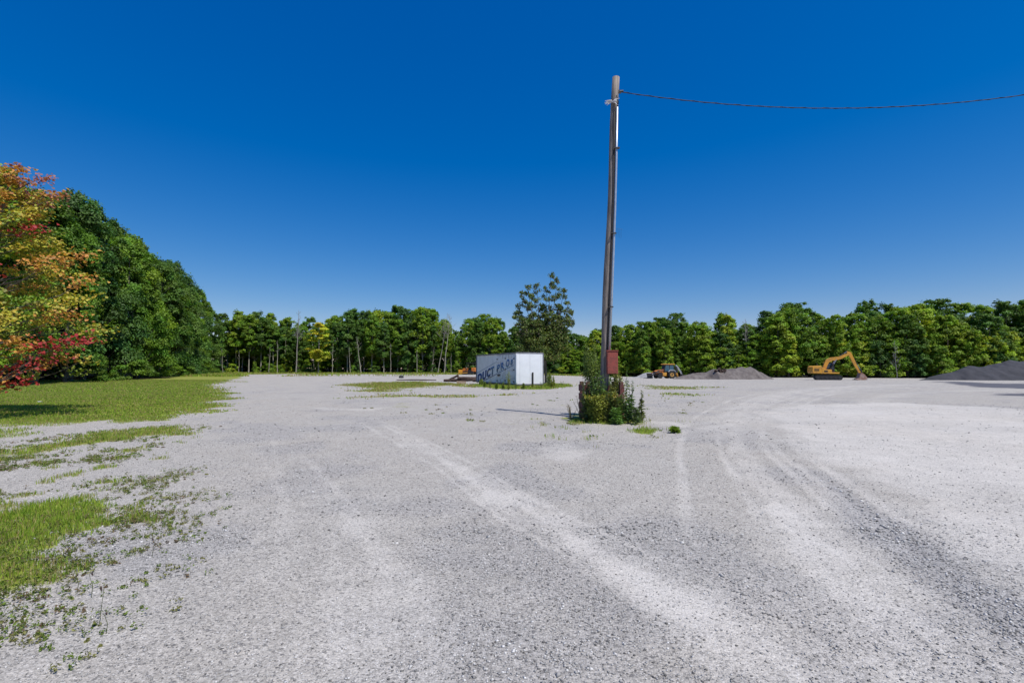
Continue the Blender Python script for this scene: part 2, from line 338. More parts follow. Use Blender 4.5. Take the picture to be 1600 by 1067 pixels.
# ---------------------------------------------------------------- ground
def make_ground():
    rr = [0.6]
    while rr[-1] < 40: rr.append(rr[-1]*1.011)
    while rr[-1] < 1300: rr.append(rr[-1]*1.02)
    rr = np.array(rr)
    fr = np.linspace(-R(60), R(60), 560); bk = np.linspace(R(60), R(300), 70)[1:-1]
    th = np.concatenate([fr, bk]); n = len(th); m = len(rr)
    T, RR = np.meshgrid(th, rr); x = (RR*np.sin(T)).ravel(); y = (RR*np.cos(T)).ravel()
    pale, rub, dk, g, dr, woods = fields(x, y)
    r = np.hypot(x, y); nearf = ss(60, 12, r)
    z = gz(x, y)+nearf*(g*.035*fbm(x*3, y*3, 8)-pale*.015+rub*.016*fbm(x*9, y*9, 2)+(fbm(x*.8, y*.8, 13)-.5)*.035+(fbm(x*14, y*14, 19, 2)-.5)*.004*ss(14, 5, r))
    V = np.stack([x, y, z], 1); V = np.vstack([V, [[0, 0, 0]]])
    i = np.arange(m-1)[:, None]*n; j = np.arange(n)[None, :]; jn = (j+1) % n
    q = np.stack([i+j, i+n+j, i+n+jn, i+jn], -1).reshape(-1, 4)
    j = np.arange(n); t = np.stack([np.full(n, len(V)-1), j, (j+1) % n], 1)
    A = dict(pale=pale, rub=rub, dark=dk, grass=g, dry=dr, woods=woods); A = {k: np.append(a, 0) for k, a in A.items()}
    me = mesh_np('ground', V, [q, t], smooth=True, attrs=A)
    m_ = bpy.data.materials.new('gravel_and_turf'); m_.use_nodes = True; nt = m_.node_tree; N = nt.nodes; L = nt.links; b = N['Principled BSDF']
    b.inputs['Roughness'].default_value = .9; b.inputs['Specular IOR Level'].default_value = .2
    tc = N.new('ShaderNodeTexCoord')
    def att(k): a = N.new('ShaderNodeAttribute'); a.attribute_name = k; return a.outputs['Fac']
    def noise(s, d=4, rough=.6):
        n = N.new('ShaderNodeTexNoise'); n.inputs['Scale'].default_value = s; n.inputs['Detail'].default_value = d; n.inputs['Roughness'].default_value = rough
        L.new(tc.outputs['Object'], n.inputs['Vector']); return n.outputs['Fac']
    def vor(s, feat='F1'):
        n = N.new('ShaderNodeTexVoronoi'); n.inputs['Scale'].default_value = s; n.feature = feat; L.new(tc.outputs['Object'], n.inputs['Vector']); return n
    def mth(op, a, b_=None, c=None, cl=False):
        n = N.new('ShaderNodeMath'); n.operation = op; n.use_clamp = cl
        for k, v_ in enumerate((a, b_, c)):
            if v_ is None: continue
            if isinstance(v_, (int, float)): n.inputs[k].default_value = v_
            else: L.new(v_, n.inputs[k])
        return n.outputs[0]
    def mixc(f, a, b_, mode='MIX'):
        n = N.new('ShaderNodeMix'); n.data_type = 'RGBA'; n.blend_type = mode
        for k, v_ in ((0, f), (6, a), (7, b_)):
            if isinstance(v_, (int, float)): n.inputs[k].default_value = v_
            elif isinstance(v_, tuple): n.inputs[k].default_value = (*v_, 1)
            else: L.new(v_, n.inputs[k])
        return n.outputs[2]
    v1 = vor(62); v2 = vor(140); v3 = vor(15)
    def bw(n):
        s = N.new('ShaderNodeSeparateColor'); L.new(n.outputs['Color'], s.inputs[0]); return s.outputs[0]
    r1, r2, r3 = bw(v1), bw(v2), bw(v3)
    big = noise(.35, 5); med = noise(2.2, 6, .7); fine = noise(60, 5, .75)
    pale_ = mth('ADD', att('pale'), mth('MULTIPLY', mth('SUBTRACT', med, .5), .5), cl=True)
    base = mixc(pale_, (.368, .344, .310), (.55, .52, .48))
    base = mixc(mth('MULTIPLY', att('rub'), .5), base, (.23, .23, .245))
    sp = mth('ADD', mth('ADD', mth('MULTIPLY', r1, .5), mth('MULTIPLY', r2, .42)), mth('MULTIPLY', fine, .5))
    spf = mth('ADD', .29, sp)           # mean about 1
    amt = mth('SUBTRACT', 1.0, mth('MULTIPLY', pale_, .55))
    spf = mth('ADD', mth('MULTIPLY', mth('SUBTRACT', spf, 1.0), amt), 1.0)
    cc = N.new('ShaderNodeCombineColor'); [L.new(spf, cc.inputs[k]) for k in range(3)]
    grav = mixc(1.0, base, cc.outputs[0], 'MULTIPLY')
    dkm = mth('MULTIPLY', mth('MULTIPLY', mth('LESS_THAN', r2, .11), amt), .42)
    dkm = mth('MAXIMUM', dkm, mth('MULTIPLY', mth('MULTIPLY', mth('LESS_THAN', r1, .06), amt), .5))
    ltm = mth('MULTIPLY', mth('GREATER_THAN', r2, .94), .35)
    grav = mixc(dkm, grav, (.09, .09, .095)); grav = mixc(ltm, grav, (.68, .67, .66))
    warm = mth('MULTIPLY', mth('SUBTRACT', big, .45, cl=True), 1.6, cl=True)
    grav = mixc(warm, grav, mixc(1.0, grav, (1.02, .985, .94), 'MULTIPLY'))
    lv = mth('ADD', .86, mth('MULTIPLY', med, .28)); c3 = N.new('ShaderNodeCombineColor'); [L.new(lv, c3.inputs[k]) for k in range(3)]
    grav = mixc(1.0, grav, c3.outputs[0], 'MULTIPLY')
    grav = mixc(mth('MULTIPLY', att('dark'), mth('ADD', .55, med), cl=True), grav, (.10, .10, .115))
    gn = noise(7, 6, .75)
    gcol = mixc(gn, (.12, .17, .022), (.28, .33, .04))
    gcol = mixc(mth('MULTIPLY', att('dry'), mth('ADD', .4, noise(1.1, 5, .7)), cl=True), gcol, (.24, .18, .075))
    gm = N.new('ShaderNodeMapRange'); gm.inputs[1].default_value = .38; gm.inputs[2].default_value = .62
    L.new(mth('ADD', att('grass'), mth('MULTIPLY', mth('SUBTRACT', noise(11, 5, .8), .5), .9)), gm.inputs[0])
    col = mixc(gm.outputs[0], grav, gcol)
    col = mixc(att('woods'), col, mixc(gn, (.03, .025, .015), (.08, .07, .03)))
    L.new(col, b.inputs['Base Color'])
    hgt = mth('ADD', mth('MULTIPLY', v1.outputs['Distance'], -.9), mth('ADD', mth('MULTIPLY', fine, .7), mth('MULTIPLY', v2.outputs['Distance'], -.4)))
    bp = N.new('ShaderNodeBump'); bp.inputs['Strength'].default_value = .55; bp.inputs['Distance'].default_value = .013
    L.new(hgt, bp.inputs['Height'])
    b2 = N.new('ShaderNodeBump'); b2.inputs['Strength'].default_value = .25; b2.inputs['Distance'].default_value = .04
    L.new(noise(5, 6, .7), b2.inputs['Height']); L.new(b2.outputs[0], bp.inputs['Normal'])
    L.new(bp.outputs[0], b.inputs['Normal'])
    me.materials.append(m_)
    return tag(link('ground', me), kind='structure')
make_ground()

# ---------------------------------------------------------------- scatter: blades, weeds, stones (uncountable)
def ground_z(x, y):
    pale, rub, dk, g, dr, woods = fields(x, y); r = np.hypot(x, y); nearf = ss(60, 12, r)
    z = gz(x, y)+nearf*(g*.035*fbm(x*3, y*3, 8)-pale*.015+rub*.016*fbm(x*9, y*9, 2)+(fbm(x*.8, y*.8, 13)-.5)*.035+(fbm(x*14, y*14, 19, 2)-.5)*.004*ss(14, 5, r))
    return z, pale, rub, dk, g, dr
def blades(x, y, z, h, w, tint, lean=.5, name='grass', seg=2):
    n = len(x); a = rg.uniform(0, 2*np.pi, n); la = rg.uniform(0, 2*np.pi, n); l = rg.uniform(.1, 1, n)*lean*h
    dx, dy = np.cos(a)*w/2, np.sin(a)*w/2; lx, ly = np.cos(la)*l, np.sin(la)*l
    p = [np.stack([x-dx, y-dy, z-.01], 1), np.stack([x+dx, y+dy, z-.01], 1),
         np.stack([x+dx*.8+lx*.35, y+dy*.8+ly*.35, z+h*.6], 1), np.stack([x-dx*.8+lx*.35, y-dy*.8+ly*.35, z+h*.6], 1), np.stack([x+lx, y+ly, z+h*(1-.25*l/h)], 1)]
    V = np.stack(p, 1).reshape(-1, 3); b = np.arange(n)[:, None]*5
    return V, [b+np.array([[0, 1, 2, 3]]), b+np.array([[3, 2, 4]])], np.repeat(tint, 5, 0)
def gtint(n, dry):
    g1 = np.array([.15, .27, .025]); g2 = np.array([.36, .44, .06]); d1 = np.array([.40, .33, .13])
    t = rg.uniform(0, 1, (n, 1)); c = g1*(1-t)+g2*t
    k = (rg.uniform(0, 1, n) < dry*.8+.05)[:, None]
    return np.where(k, d1*rg.uniform(.6, 1.1, (n, 1)), c)
def scatter(box, n, hr, wr, thr, name_=None, far=False):
    x = rg.uniform(box[0], box[2], n); y = rg.uniform(box[1], box[3], n)
    keep = np.abs(x) < 1.16*y+1.5; x, y = x[keep], y[keep]
    z, pale, rub, dk, g, dr = ground_z(x, y)
    pr = np.clip((g-thr)/(1-thr), 0, 1)
    k = rg.uniform(0, 1, len(x)) < pr; x, y, z, g, dr = x[k], y[k], z[k], g[k], dr[k]
    lush = .55+.9*fbm(x*.8, y*.8, 55)
    h = rg.uniform(*hr, len(x))*lush; w = rg.uniform(*wr, len(x))
    return blades(x, y, z, h, w, gtint(len(x), np.clip(dr+.5*(fbm(x*.6, y*.6, 66)-.5), 0, 1)))
def join(parts):
    V, Fs, T, off = [], {}, [], 0
    for v_, f_, t_ in parts:
        for f in f_: Fs.setdefault(f.shape[1], []).append(f+off)
        V.append(v_); T.append(t_); off += len(v_)
    return np.vstack(V), [np.vstack(f) for f in Fs.values()], np.vstack(T)
gp = [scatter((-9, 2, -1.5, 9.5), 260000, (.03, .075), (.004, .009), .15),
      scatter((-26, 9.0, -6, 16), 170000, (.03, .08), (.008, .016), .2),
      scatter((-48, 15, -9, 32), 300000, (.03, .08), (.02, .04), .2),
      scatter((-60, 32, -20, 66), 130000, (.05, .10), (.05, .10), .2),
      scatter((-22, 24, 12, 62), 130000, (.04, .12), (.03, .06), .25),
      scatter((12, 30, 34, 60), 50000, (.04, .10), (.04, .08), .25),
      scatter((.5, 9.5, 7, 15.2), 45000, (.04, .11), (.007, .014), .2),
      scatter((-4, 37, 7, 48), 26000, (.06, .26), (.03, .06), .25),
      scatter((-90, 90, 40, 155), 90000, (.15, .45), (.12, .25), .3)]
V, Fc, T = join(gp)
tag(link('grass', mesh_np('grass', V, Fc, M_grass, T)), 'short mown and creeping green grass growing over the gravel edges', 'grass', kind='stuff')

def leaf_quads(c, nrm, size, tint, asp=.62, fold=.18, up=None):
    """folded diamond leaves: c centres, nrm normals"""
    n = len(c); nrm = nrm/np.linalg.norm(nrm, axis=1, keepdims=True)
    if up is None: up = rg.normal(size=(n, 3))
    u = up-(up*nrm).sum(1, keepdims=True)*nrm; u /= np.linalg.norm(u, axis=1, keepdims=True)+1e-9
    w = np.cross(nrm, u); s = np.asarray(size).reshape(-1, 1)*np.ones((n, 1)); f = nrm*s*fold
    p = np.stack([c-u*s*.5, c+w*s*asp*.5+f-u*s*.05, c+u*s*.5, c-w*s*asp*.5+f-u*s*.05], 1).reshape(-1, 3)
    b = np.arange(n)[:, None]*4
    return p, [np.concatenate([b+np.array([[0, 1, 2]]), b+np.array([[0, 2, 3]])])], np.repeat(tint, 4, 0)

# low weeds: rosettes of small leaves, a ground cover among the gravel
def weeds():
    parts = []
    def cl(n, bx, thr, rad, sz):
        x = rg.uniform(bx[0], bx[2], n); y = rg.uniform(bx[1], bx[3], n)
        s = np.maximum(ss(-.3, .8, sdist(x, y, SPARSE)), .55*ss(-1, 2, sdist(x, y, SPARSE2)))*ss(thr, thr+.15, fbm(x*2.3, y*2.3, 91, 4))*ss(.3, .6, vn(x*.7, y*.7, 4))
        k = rg.uniform(0, 1, n) < s; return x[k], y[k], rad, sz
    for x, y, rad, sz in (cl(14000, (-9, 2, -1, 9), .30, .030, .017), cl(6000, (-9, 2, -1, 9), .47, .045, .02), cl(4200, (-16, 6, -4, 15), .38, .065, .03), cl(1100, (-8, 11, 9, 30), .5, .11, .05)):
        m = 16; X = np.repeat(x, m); Y = np.repeat(y, m); q = np.repeat(rg.uniform(.3, 1.5, len(x)), m)
        a = rg.uniform(0, 2*np.pi, len(X)); r = np.sqrt(rg.uniform(0, 1, len(X)))*rad*q
        X = X+np.cos(a)*r; Y = Y+np.sin(a)*r; z, *_ = ground_z(X, Y)
        c = np.stack([X, Y, z+rg.uniform(.004, .035, len(X))*q], 1)
        nr = np.stack([np.cos(a)*.6, np.sin(a)*.6, rg.uniform(.2, 1, len(X))], 1)+rg.normal(size=(len(X), 3))*.35
        kind = np.repeat(rg.uniform(0, 1, len(x)), m)[:, None]
        ti = np.where(kind < .45, np.array([.14, .20, .035]), np.where(kind < .85, np.array([.21, .21, .07]), np.array([.17, .12, .07])))*rg.uniform(.6, 1.3, (len(X), 1))
        parts.append(leaf_quads(c, nr, sz*rg.uniform(.6, 1.4, len(X)), ti))
    V, Fc, T = join(parts)
    tag(link('weeds', mesh_np('weeds', V, Fc, M_grass, T)), 'low creeping weeds dotted over the gravel', 'weeds', kind='stuff')
weeds()

def stones():
    oc = np.array([[1, 0, 0], [-1, 0, 0], [0, 1, 0], [0, -1, 0], [0, 0, 1], [0, 0, -1]], float)
    fo = np.array([[0, 2, 4], [2, 1, 4], [1, 3, 4], [3, 0, 4], [2, 0, 5], [1, 2, 5], [3, 1, 5], [0, 3, 5]])
    parts = []
    for n, y0, y1, s0, s1 in ((60000, 1.8, 5, .003, .009), (30000, 4.5, 11, .006, .014), (9000, 10, 24, .01, .024), (300, 2.5, 20, .012, .02)):
        y = rg.uniform(y0, y1, n); x = rg.uniform(-1.12, 1.12, n)*y
        z, pale, rub, dk, g, dr = ground_z(x, y)
        pr = np.clip(.42-.36*pale+.9*rub, .05, 1)*(1-g); k = rg.uniform(0, 1, n) < pr
        x, y, z, pale, rub = x[k], y[k], z[k], pale[k], rub[k]; m = len(x)
        s = (s0+(s1-s0)*rg.uniform(0, 1, m)**2.2)*(1+.5*rub)
        v_ = oc[None]*rg.uniform(.55, 1.25, (m, 6, 1)); v_ = v_+rg.normal(size=v_.shape)*.18
        v_ = v_*s[:, None, None]*np.stack([rg.uniform(.8, 1.4, m), rg.uniform(.8, 1.3, m), rg.uniform(.45, .8, m)], 1)[:, None, :]
        a = rg.uniform(0, 6.28, m); c_, s_ = np.cos(a)[:, None], np.sin(a)[:, None]
        X = v_[:, :, 0]*c_-v_[:, :, 1]*s_; Y = v_[:, :, 0]*s_+v_[:, :, 1]*c_
        V = np.stack([X+x[:, None], Y+y[:, None], v_[:, :, 2]+z[:, None]+s[:, None]*.25], 2).reshape(-1, 3)
        t = rg.uniform(0, 1, m)[:, None]; g_ = np.where(t < .18, .14, np.where(t < .8, .34, .56))*rg.uniform(.75, 1.2, (m, 1))
        T = g_*np.array([1.03, 1, .96])
        parts.append((V, [(np.arange(m)[:, None, None]*6+fo[None]).reshape(-1, 3)], np.repeat(T, 6, 0)))
    V, Fc, T = join(parts)
    m_ = bpy.data.materials.new('loose_stone'); m_.use_nodes = True; nt = m_.node_tree
    at = nt.nodes.new('ShaderNodeAttribute'); at.attribute_name = 'tint'
    nt.links.new(at.outputs['Color'], nt.nodes['Principled BSDF'].inputs['Base Color']); nt.nodes['Principled BSDF'].inputs['Roughness'].default_value = .95; nt.nodes['Principled BSDF'].inputs['Specular IOR Level'].default_value = .12
    tag(link('loose_gravel', mesh_np('loose_gravel', V, Fc, m_, T)), 'loose grey crushed stones lying on the gravel yard', 'gravel', kind='stuff')
stones()

# ---------------------------------------------------------------- trees
def tube_np(pts, rad, n=7):
    pts = np.asarray(pts, float); V = []
    for i, p in enumerate(pts):
        d = pts[min(i+1, len(pts)-1)]-pts[max(i-1, 0)]; d /= np.linalg.norm(d)+1e-9
        if not i: pu = np.cross(d, [0, 0, 1.]) if abs(d[2]) < .9 else np.cross(d, [1., 0, 0])
        u = pu-d*np.dot(pu, d); u /= np.linalg.norm(u)+1e-9; pu = u; w = np.cross(d, u); a = np.arange(n)*2*np.pi/n
        V.append(p+(np.cos(a)[:, None]*u+np.sin(a)[:, None]*w)*rad[i])
    V = np.vstack(V); k = np.arange(n); q = []
    for i in range(len(pts)-1): q.append(np.stack([i*n+k, i*n+(k+1) % n, (i+1)*n+(k+1) % n, (i+1)*n+k], 1))
    return V, np.vstack(q)
def wood_mesh(tubes, m_, n=7):
    V, Q, off = [], [], 0
    for pts, rad in tubes:
        v_, q = tube_np(pts, rad, n); V.append(v_); Q.append(q+off); off += len(v_)
    return mesh_np('trunk', np.vstack(V), np.vstack(Q), m_, smooth=True)
def limb(a, b, r0, r1, sag=.15, n=5, r=None):
    r = r or rnd; a = np.array(a, float); b = np.array(b, float); L = np.linalg.norm(b-a)
    pts = []
    for i in range(n+1):
        t = i/n; p = a*(1-t)+b*t; p[2] += sag*L*math.sin(math.pi*t)*-.6
        if 0 < i < n: p += np.array([r.uniform(-1, 1), r.uniform(-1, 1), r.uniform(-.6, .6)])*L*.035
        pts.append(p)
    return pts, [r0*(1-i/n)+r1*i/n for i in range(n+1)]

def make_crown(H, base, RAD, ncl, nleaf, leaf, rc=(.9, 1.6), flat=.6, prof='round', tintf=None, seed=0, upb=.35, hollow=.45, spiky=0., holes=0., droop=0., tone=.3, spires=0):
    r = np.random.default_rng(seed)
    t = r.uniform(0, 1, ncl)**.9
    if prof == 'round': pr = np.sin(np.pi*np.clip(.14+.80*t, 0, 1))**.7
    elif prof == 'column': pr = np.clip(1.05-t*.75, 0, 1)**.6
    elif prof == 'cone': pr = 1.02-.9*t
    else: pr = np.sqrt(np.clip(1-(t*1.02-.05)**2.6, 0.02, 1))
    ang = r.uniform(0, 2*np.pi, ncl); rad = (hollow+(1-hollow)*np.sqrt(r.uniform(0, 1, ncl)))*pr
    wob = 1+.28*np.sin(ang*2+r.uniform(0, 6))+.15*np.sin(ang*3+r.uniform(0, 6))
    cr = r.uniform(*rc, ncl)*(1.05-.35*t)
    c = np.stack([np.cos(ang)*rad*wob*(RAD-cr*.6), np.sin(ang)*rad*wob*(RAD-cr*.6), base+t*(H-base-cr*.5*flat)], 1)
    tops = 4 # a leading top
    c[:tops, :2] *= .25; c[:tops, 2] = H-cr[:tops]*flat*1.1-r.uniform(0, .06, tops)*H
    if spires:
        q = slice(tops, tops+spires); cr[q] = r.uniform(.3, .5, spires)
        ts = r.uniform(.35, 1, spires); a2 = r.uniform(0, 6.28, spires); rs = RAD*np.sqrt(np.clip(1-ts**2.4, .02, 1))*r.uniform(.6, 1.08, spires)
        c[q] = np.stack([np.cos(a2)*rs, np.sin(a2)*rs, base+ts*(H-base)+r.uniform(-.2, .7, spires)], 1)
    w = cr**2; k = r.choice(ncl, nleaf, p=w/w.sum())
    d = r.normal(size=(nleaf, 3)); d /= np.linalg.norm(d, axis=1, keepdims=True); d[:, 2] = np.where(d[:, 2] < -.3, -d[:, 2]*.7, d[:, 2])
    rr = r.uniform(.25, 1.0, nleaf)**.5*r.choice([.9, 1, 1.2, 1.45], nleaf)*r.uniform(.75, 1.25, ncl)[k]
    sc = np.stack([r.uniform(.7, 1.35, ncl)[k], r.uniform(.7, 1.35, ncl)[k], (flat*r.uniform(.6, 1.35, ncl))[k]], 1)
    pos = c[k]+d*sc*(cr[k]*rr)[:, None]
    if spiky: pos[:, 2] += spiky*cr[k]*r.uniform(0, 1, nleaf)**3*(d[:, 2] > .2)
    if droop: pos[:, 2] -= droop*.45*np.hypot(pos[:, 0]-c[k][:, 0], pos[:, 1]-c[k][:, 1])**2/(cr[k]+.1)
    out = c[k].copy(); out[:, 2] = 0; out /= np.linalg.norm(out, axis=1, keepdims=True)+.3
    nr = d*.6+np.array([0, 0, upb])+out*.25+r.normal(size=(nleaf, 3))*.38
    sh = r.uniform(1-tone, 1+tone, ncl)[k]
    T = (np.array([1, 1, 1.])*r.uniform(.72, 1.3, (nleaf, 1))*sh[:, None])
    T[:, 0] *= r.uniform(.85, 1.2, ncl)[k]
    if tintf is not None: T = T*tintf(pos, c[k], k, r)
    V, Fc, T = leaf_quads(pos, nr, leaf*r.uniform(.6, 1.35, nleaf), T)
    return V, Fc, T, c, cr
def make_tree(name, H, base, RAD, ncl, nleaf, leaf, trunk_r=.22, bark=None, nlimb=14, seed=0, lean=(0, 0), forks=1, **kw):
    r = random.Random(seed)
    V, Fc, T, c, cr = make_crown(H, base, RAD, ncl, nleaf, leaf, seed=seed, **kw)
    crown = mesh_np('crown', V, Fc, M_leaf, T)
    tubes = []
    for f in range(forks):
        ex = (r.uniform(-.5, .5)*RAD*(f > 0 or forks > 1), r.uniform(-.3, .3)*RAD*(forks > 1))
        pts = []; n = 8
        for i in range(n+1):
            t = i/n; pts.append((lean[0]*t+ex[0]*t*t+r.uniform(-.06, .06)*(i > 0), lean[1]*t+ex[1]*t*t+r.uniform(-.06, .06)*(i > 0), -.3+t*(H*.9+.3)))
        rad = [trunk_r*(1.25 if i == 0 else 1)*(1-.86*(i/n)) for i in range(n+1)]
        tubes.append((pts, rad))
    o = sorted(range(ncl), key=lambda i: -cr[i])[:nlimb]
    for i in o:
        z0 = max(base*.85, c[i][2]-abs(c[i][0])*.7-abs(c[i][1])*.5-.6); z0 = min(z0, H*.8)
        t = (z0+.3)/(H*.9+.3)
        a = (lean[0]*t, lean[1]*t, z0)
        tubes.append(limb(a, c[i], trunk_r*.38*(1-t*.6), trunk_r*.07, sag=.12, r=r))
    trunk = wood_mesh(tubes, bark or M_bark)
    return trunk, crown, H

VAR = {}
def variants(key, lst): VAR[key] = lst
variants('tall', [make_tree('t', 17, 5.0, 3.1, 120, 15000, .34, .19, M_palebark, seed=100+i, prof='round', rc=(.3, .9), flat=.9, spiky=.6, hollow=.25) for i in range(5)])
variants('full', [make_tree('f', 16, .8, 3.5, 190, 19000, .34, .22, M_bark, seed=200+i, prof='dome', rc=(.28, .95), flat=.9, spiky=.6) for i in range(5)])
variants('young', [make_tree('y', 8, .4, 2.3, 75, 6000, .30, .09, M_bark, nlimb=8, seed=300+i, prof='column', rc=(.25, .7), flat=.9, spiky=.5) for i in range(4)])
variants('shrub', [make_tree('s', 3, .1, 1.7, 22, 2300, .26, .05, M_bark, nlimb=6, seed=400+i, prof='dome', rc=(.45, .8), flat=.75) for i in range(4)])
variants('big', [make_tree('b', 20, .4, 4.7, 120, 36000, .31, .34, M_bark, nlimb=22, seed=500+i, prof='dome', rc=(.5, 1.35), flat=.5, spiky=1.0, hollow=.66, droop=.35, tone=.38, spires=34) for i in range(5)])
def place(kind, vi, name, x, y, H, col, label, cat, group=None, wide=1., rz=None, barkmat=None):
    tr, cr, h0 = VAR[kind][vi % len(VAR[kind])]
    s = H/h0
    root = empty(name, (x, y, gzf(x, y)), rnd.uniform(0, 6.28) if rz is None else rz, label, cat, group)
    root.scale = (s*wide, s*wide, s)
    t = link('trunk', tr, root); c = link('crown', cr, root); c.color = (*col, 1)
    return root

SKY = [(0, 300), (100, 290), (150, 315), (200, 343), (250, 383), (290, 428), (320, 464), (350, 488), (400, 488), (430, 492), (480, 499), (510, 503), (520, 490), (560, 473), (600, 478), (660, 475), (690, 487), (715, 503), (740, 490), (765, 491), (790, 505), (840, 500), (900, 513), (940, 510), (1000, 502), (1050, 492), (1100, 500), (1130, 487), (1155, 510), (1190, 486), (1250, 473), (1300, 487), (1370, 468), (1400, 483), (1450, 474), (1480, 472), (1530, 479), (1600, 465), (1900, 450)]
def pxof(x, y): return 800+F*x/y
def hsky(x, y):
    top = np.interp(pxof(x, y), [a for a, b in SKY], [b for a, b in SKY])
    return (575-top)/F*y+CAMH-gzf(x, y)
def section(px):
    for a, nm in ((340, 'beside the lawn'), (485, 'left of the yellow tree'), (600, 'right of the yellow tree'), (745, 'left of the trailer'),
                  (860, 'behind the trailer'), (985, 'behind the pole'), (1068, 'behind the backhoe'), (1220, 'behind the soil mound'),
                  (1350, 'behind the excavator'), (1450, 'right of the excavator')):
        if px < a: return nm
    return 'above the black mound'
def along(path, step):
    out = []; acc = 0; 
    for (ax, ay), (bx, by) in zip(path[:-1], path[1:]):
        L = math.hypot(bx-ax, by-ay); nx, ny = -(by-ay)/L, (bx-ax)/L
        while acc < L:
            t = acc/L; out.append((ax+(bx-ax)*t, ay+(by-ay)*t, nx, ny)); acc += step(px=pxof(ax+(bx-ax)*t, max(1, ay+(by-ay)*t))) if callable(step) else step
        acc -= L
    return out
GREENS = [(.115, .22, .020), (.088, .175, .022), (.155, .27, .020), (.070, .15, .030), (.20, .31, .022), (.10, .20, .034)]
BRIGHT = [(.20, .32, .022), (.17, .29, .026), (.28, .38, .028)]
ORD = ['first', 'second', 'third', 'fourth', 'fifth', 'sixth', 'seventh', 'eighth', 'ninth', 'tenth', 'eleventh', 'twelfth', 'thirteenth', 'fourteenth', 'fifteenth', 'sixteenth', 'seventeenth', 'eighteenth', 'nineteenth', 'twentieth']+['farther']*40
plan = []
# left wood: big spreading trees
LP = [(-100, 34), (-62, 37)]+FRONT[:8]
for i, (x, y, nx, ny) in enumerate(along(LP, 6.6)):
    off = rnd.uniform(3.4, 7.0); X, Y = x+nx*off, y+ny*off
    if Y < 44 and X > -50: continue
    plan.append(('big', X, Y, hsky(X+3.5, Y)*rnd.choice([.85, .95, 1.0, 1.06, 1.1]), 'front', rnd.choice([GREENS[0], GREENS[1], GREENS[3], GREENS[5], GREENS[0], GREENS[2]]), rnd.uniform(.8, 1.05)))
for i, (x, y, nx, ny) in enumerate(along(LP, 7.5)):
    off = rnd.uniform(10, 13); X, Y = x+nx*off, y+ny*off
    if Y < 50 and X > -50: continue
    plan.append(('big', X, Y, min(hsky(X+4.2, Y)*rnd.uniform(.9, 1.0), 26), 'back', rnd.choice(GREENS[:3]), 1.))
for row, (o0, o1, st) in enumerate(((.8, 2.2, 3.9), (4.5, 6.5, 4.3), (9, 12, 5.2))):
    for i, (x, y, nx, ny) in enumerate(along(FRONT[7:], st)):
        off = rnd.uniform(o0, o1); X, Y = x+nx*off+rnd.uniform(-.7, .7), y+ny*off
        px = pxof(X, Y)
        if px > 1720 or px < 322: continue
        H = hsky(X, Y)
        if row == 0:
            if 482 < px < 516: continue
            k = 'tall' if px < 800 and rnd.random() < .8 else 'full'; H *= rnd.uniform(.5, .95) if px > 860 else rnd.uniform(.72, .97)
        elif row == 1: k = 'tall' if px < 760 and rnd.random() < .6 else 'full'; H *= rnd.uniform(.80, 1.02)
        else: k = 'full'; H *= rnd.uniform(.86, 1.05)
        c = rnd.choice(GREENS)
        if row < 2 and rnd.random() < (.3 if px > 900 else .14): c = rnd.choice(BRIGHT)
        plan.append((k, X, Y, H, 'front' if row == 0 else ('middle' if row == 1 else 'back'), c, rnd.uniform(.85, 1.15) if px < 860 else rnd.uniform(.95, 1.45)))
# young growth along the front
for i, (x, y, nx, ny) in enumerate(along(FRONT[7:], 3.3)):
    X, Y = x+nx*rnd.uniform(-.9, .7), y+ny*rnd.uniform(-.9, .7); px = pxof(X, Y)
    if px > 1700 or px < 330: continue
    if px > 860:
        if rnd.random() < .7: plan.append(('young', X, Y, rnd.uniform(4.5, 9.5), 'edge', rnd.choice(BRIGHT+GREENS[2:5]), rnd.uniform(.9, 1.3)))
        if rnd.random() < .6: plan.append(('shrub', X+rnd.uniform(-1.5, 1.5), Y-1.2, rnd.uniform(1.6, 3.2), 'edge', rnd.choice(BRIGHT+GREENS[2:5]), rnd.uniform(.9, 1.3)))
    else:
        if rnd.random() < .65: plan.append(('young', X, Y+1.5, rnd.uniform(3.5, 7.), 'edge', rnd.choice(BRIGHT+GREENS[1:5]), rnd.uniform(.8, 1.1)))
        if rnd.random() < .55: plan.append(('shrub', X+rnd.uniform(-1.5, 1.5), Y-.4, rnd.uniform(1.3, 3.0), 'edge', rnd.choice(BRIGHT+GREENS[1:5]), rnd.uniform(.8, 1.3)))
for i, (x, y, nx, ny) in enumerate(along(LP, 6)):
    if y > 50: plan.append(('shrub', x+nx*.6, y, rnd.uniform(1.3, 2.8), 'edge', rnd.choice(GREENS[:4]), 1.2))
plan.sort(key=lambda p: pxof(p[1], p[2]))
cnt = {}
NM = {'big': 'broadleaf_tree', 'tall': 'woodland_tree', 'full': 'leafy_tree', 'young': 'young_tree', 'shrub': 'shrub'}
tot = {}
for p in plan: k = (p[0], p[4], section(pxof(p[1], p[2]))); tot[k] = tot.get(k, 0)+1
def shade(c): return 'yellow-green' if c[0] > .16 else ('mid green' if c[0] > .1 else 'dark green')
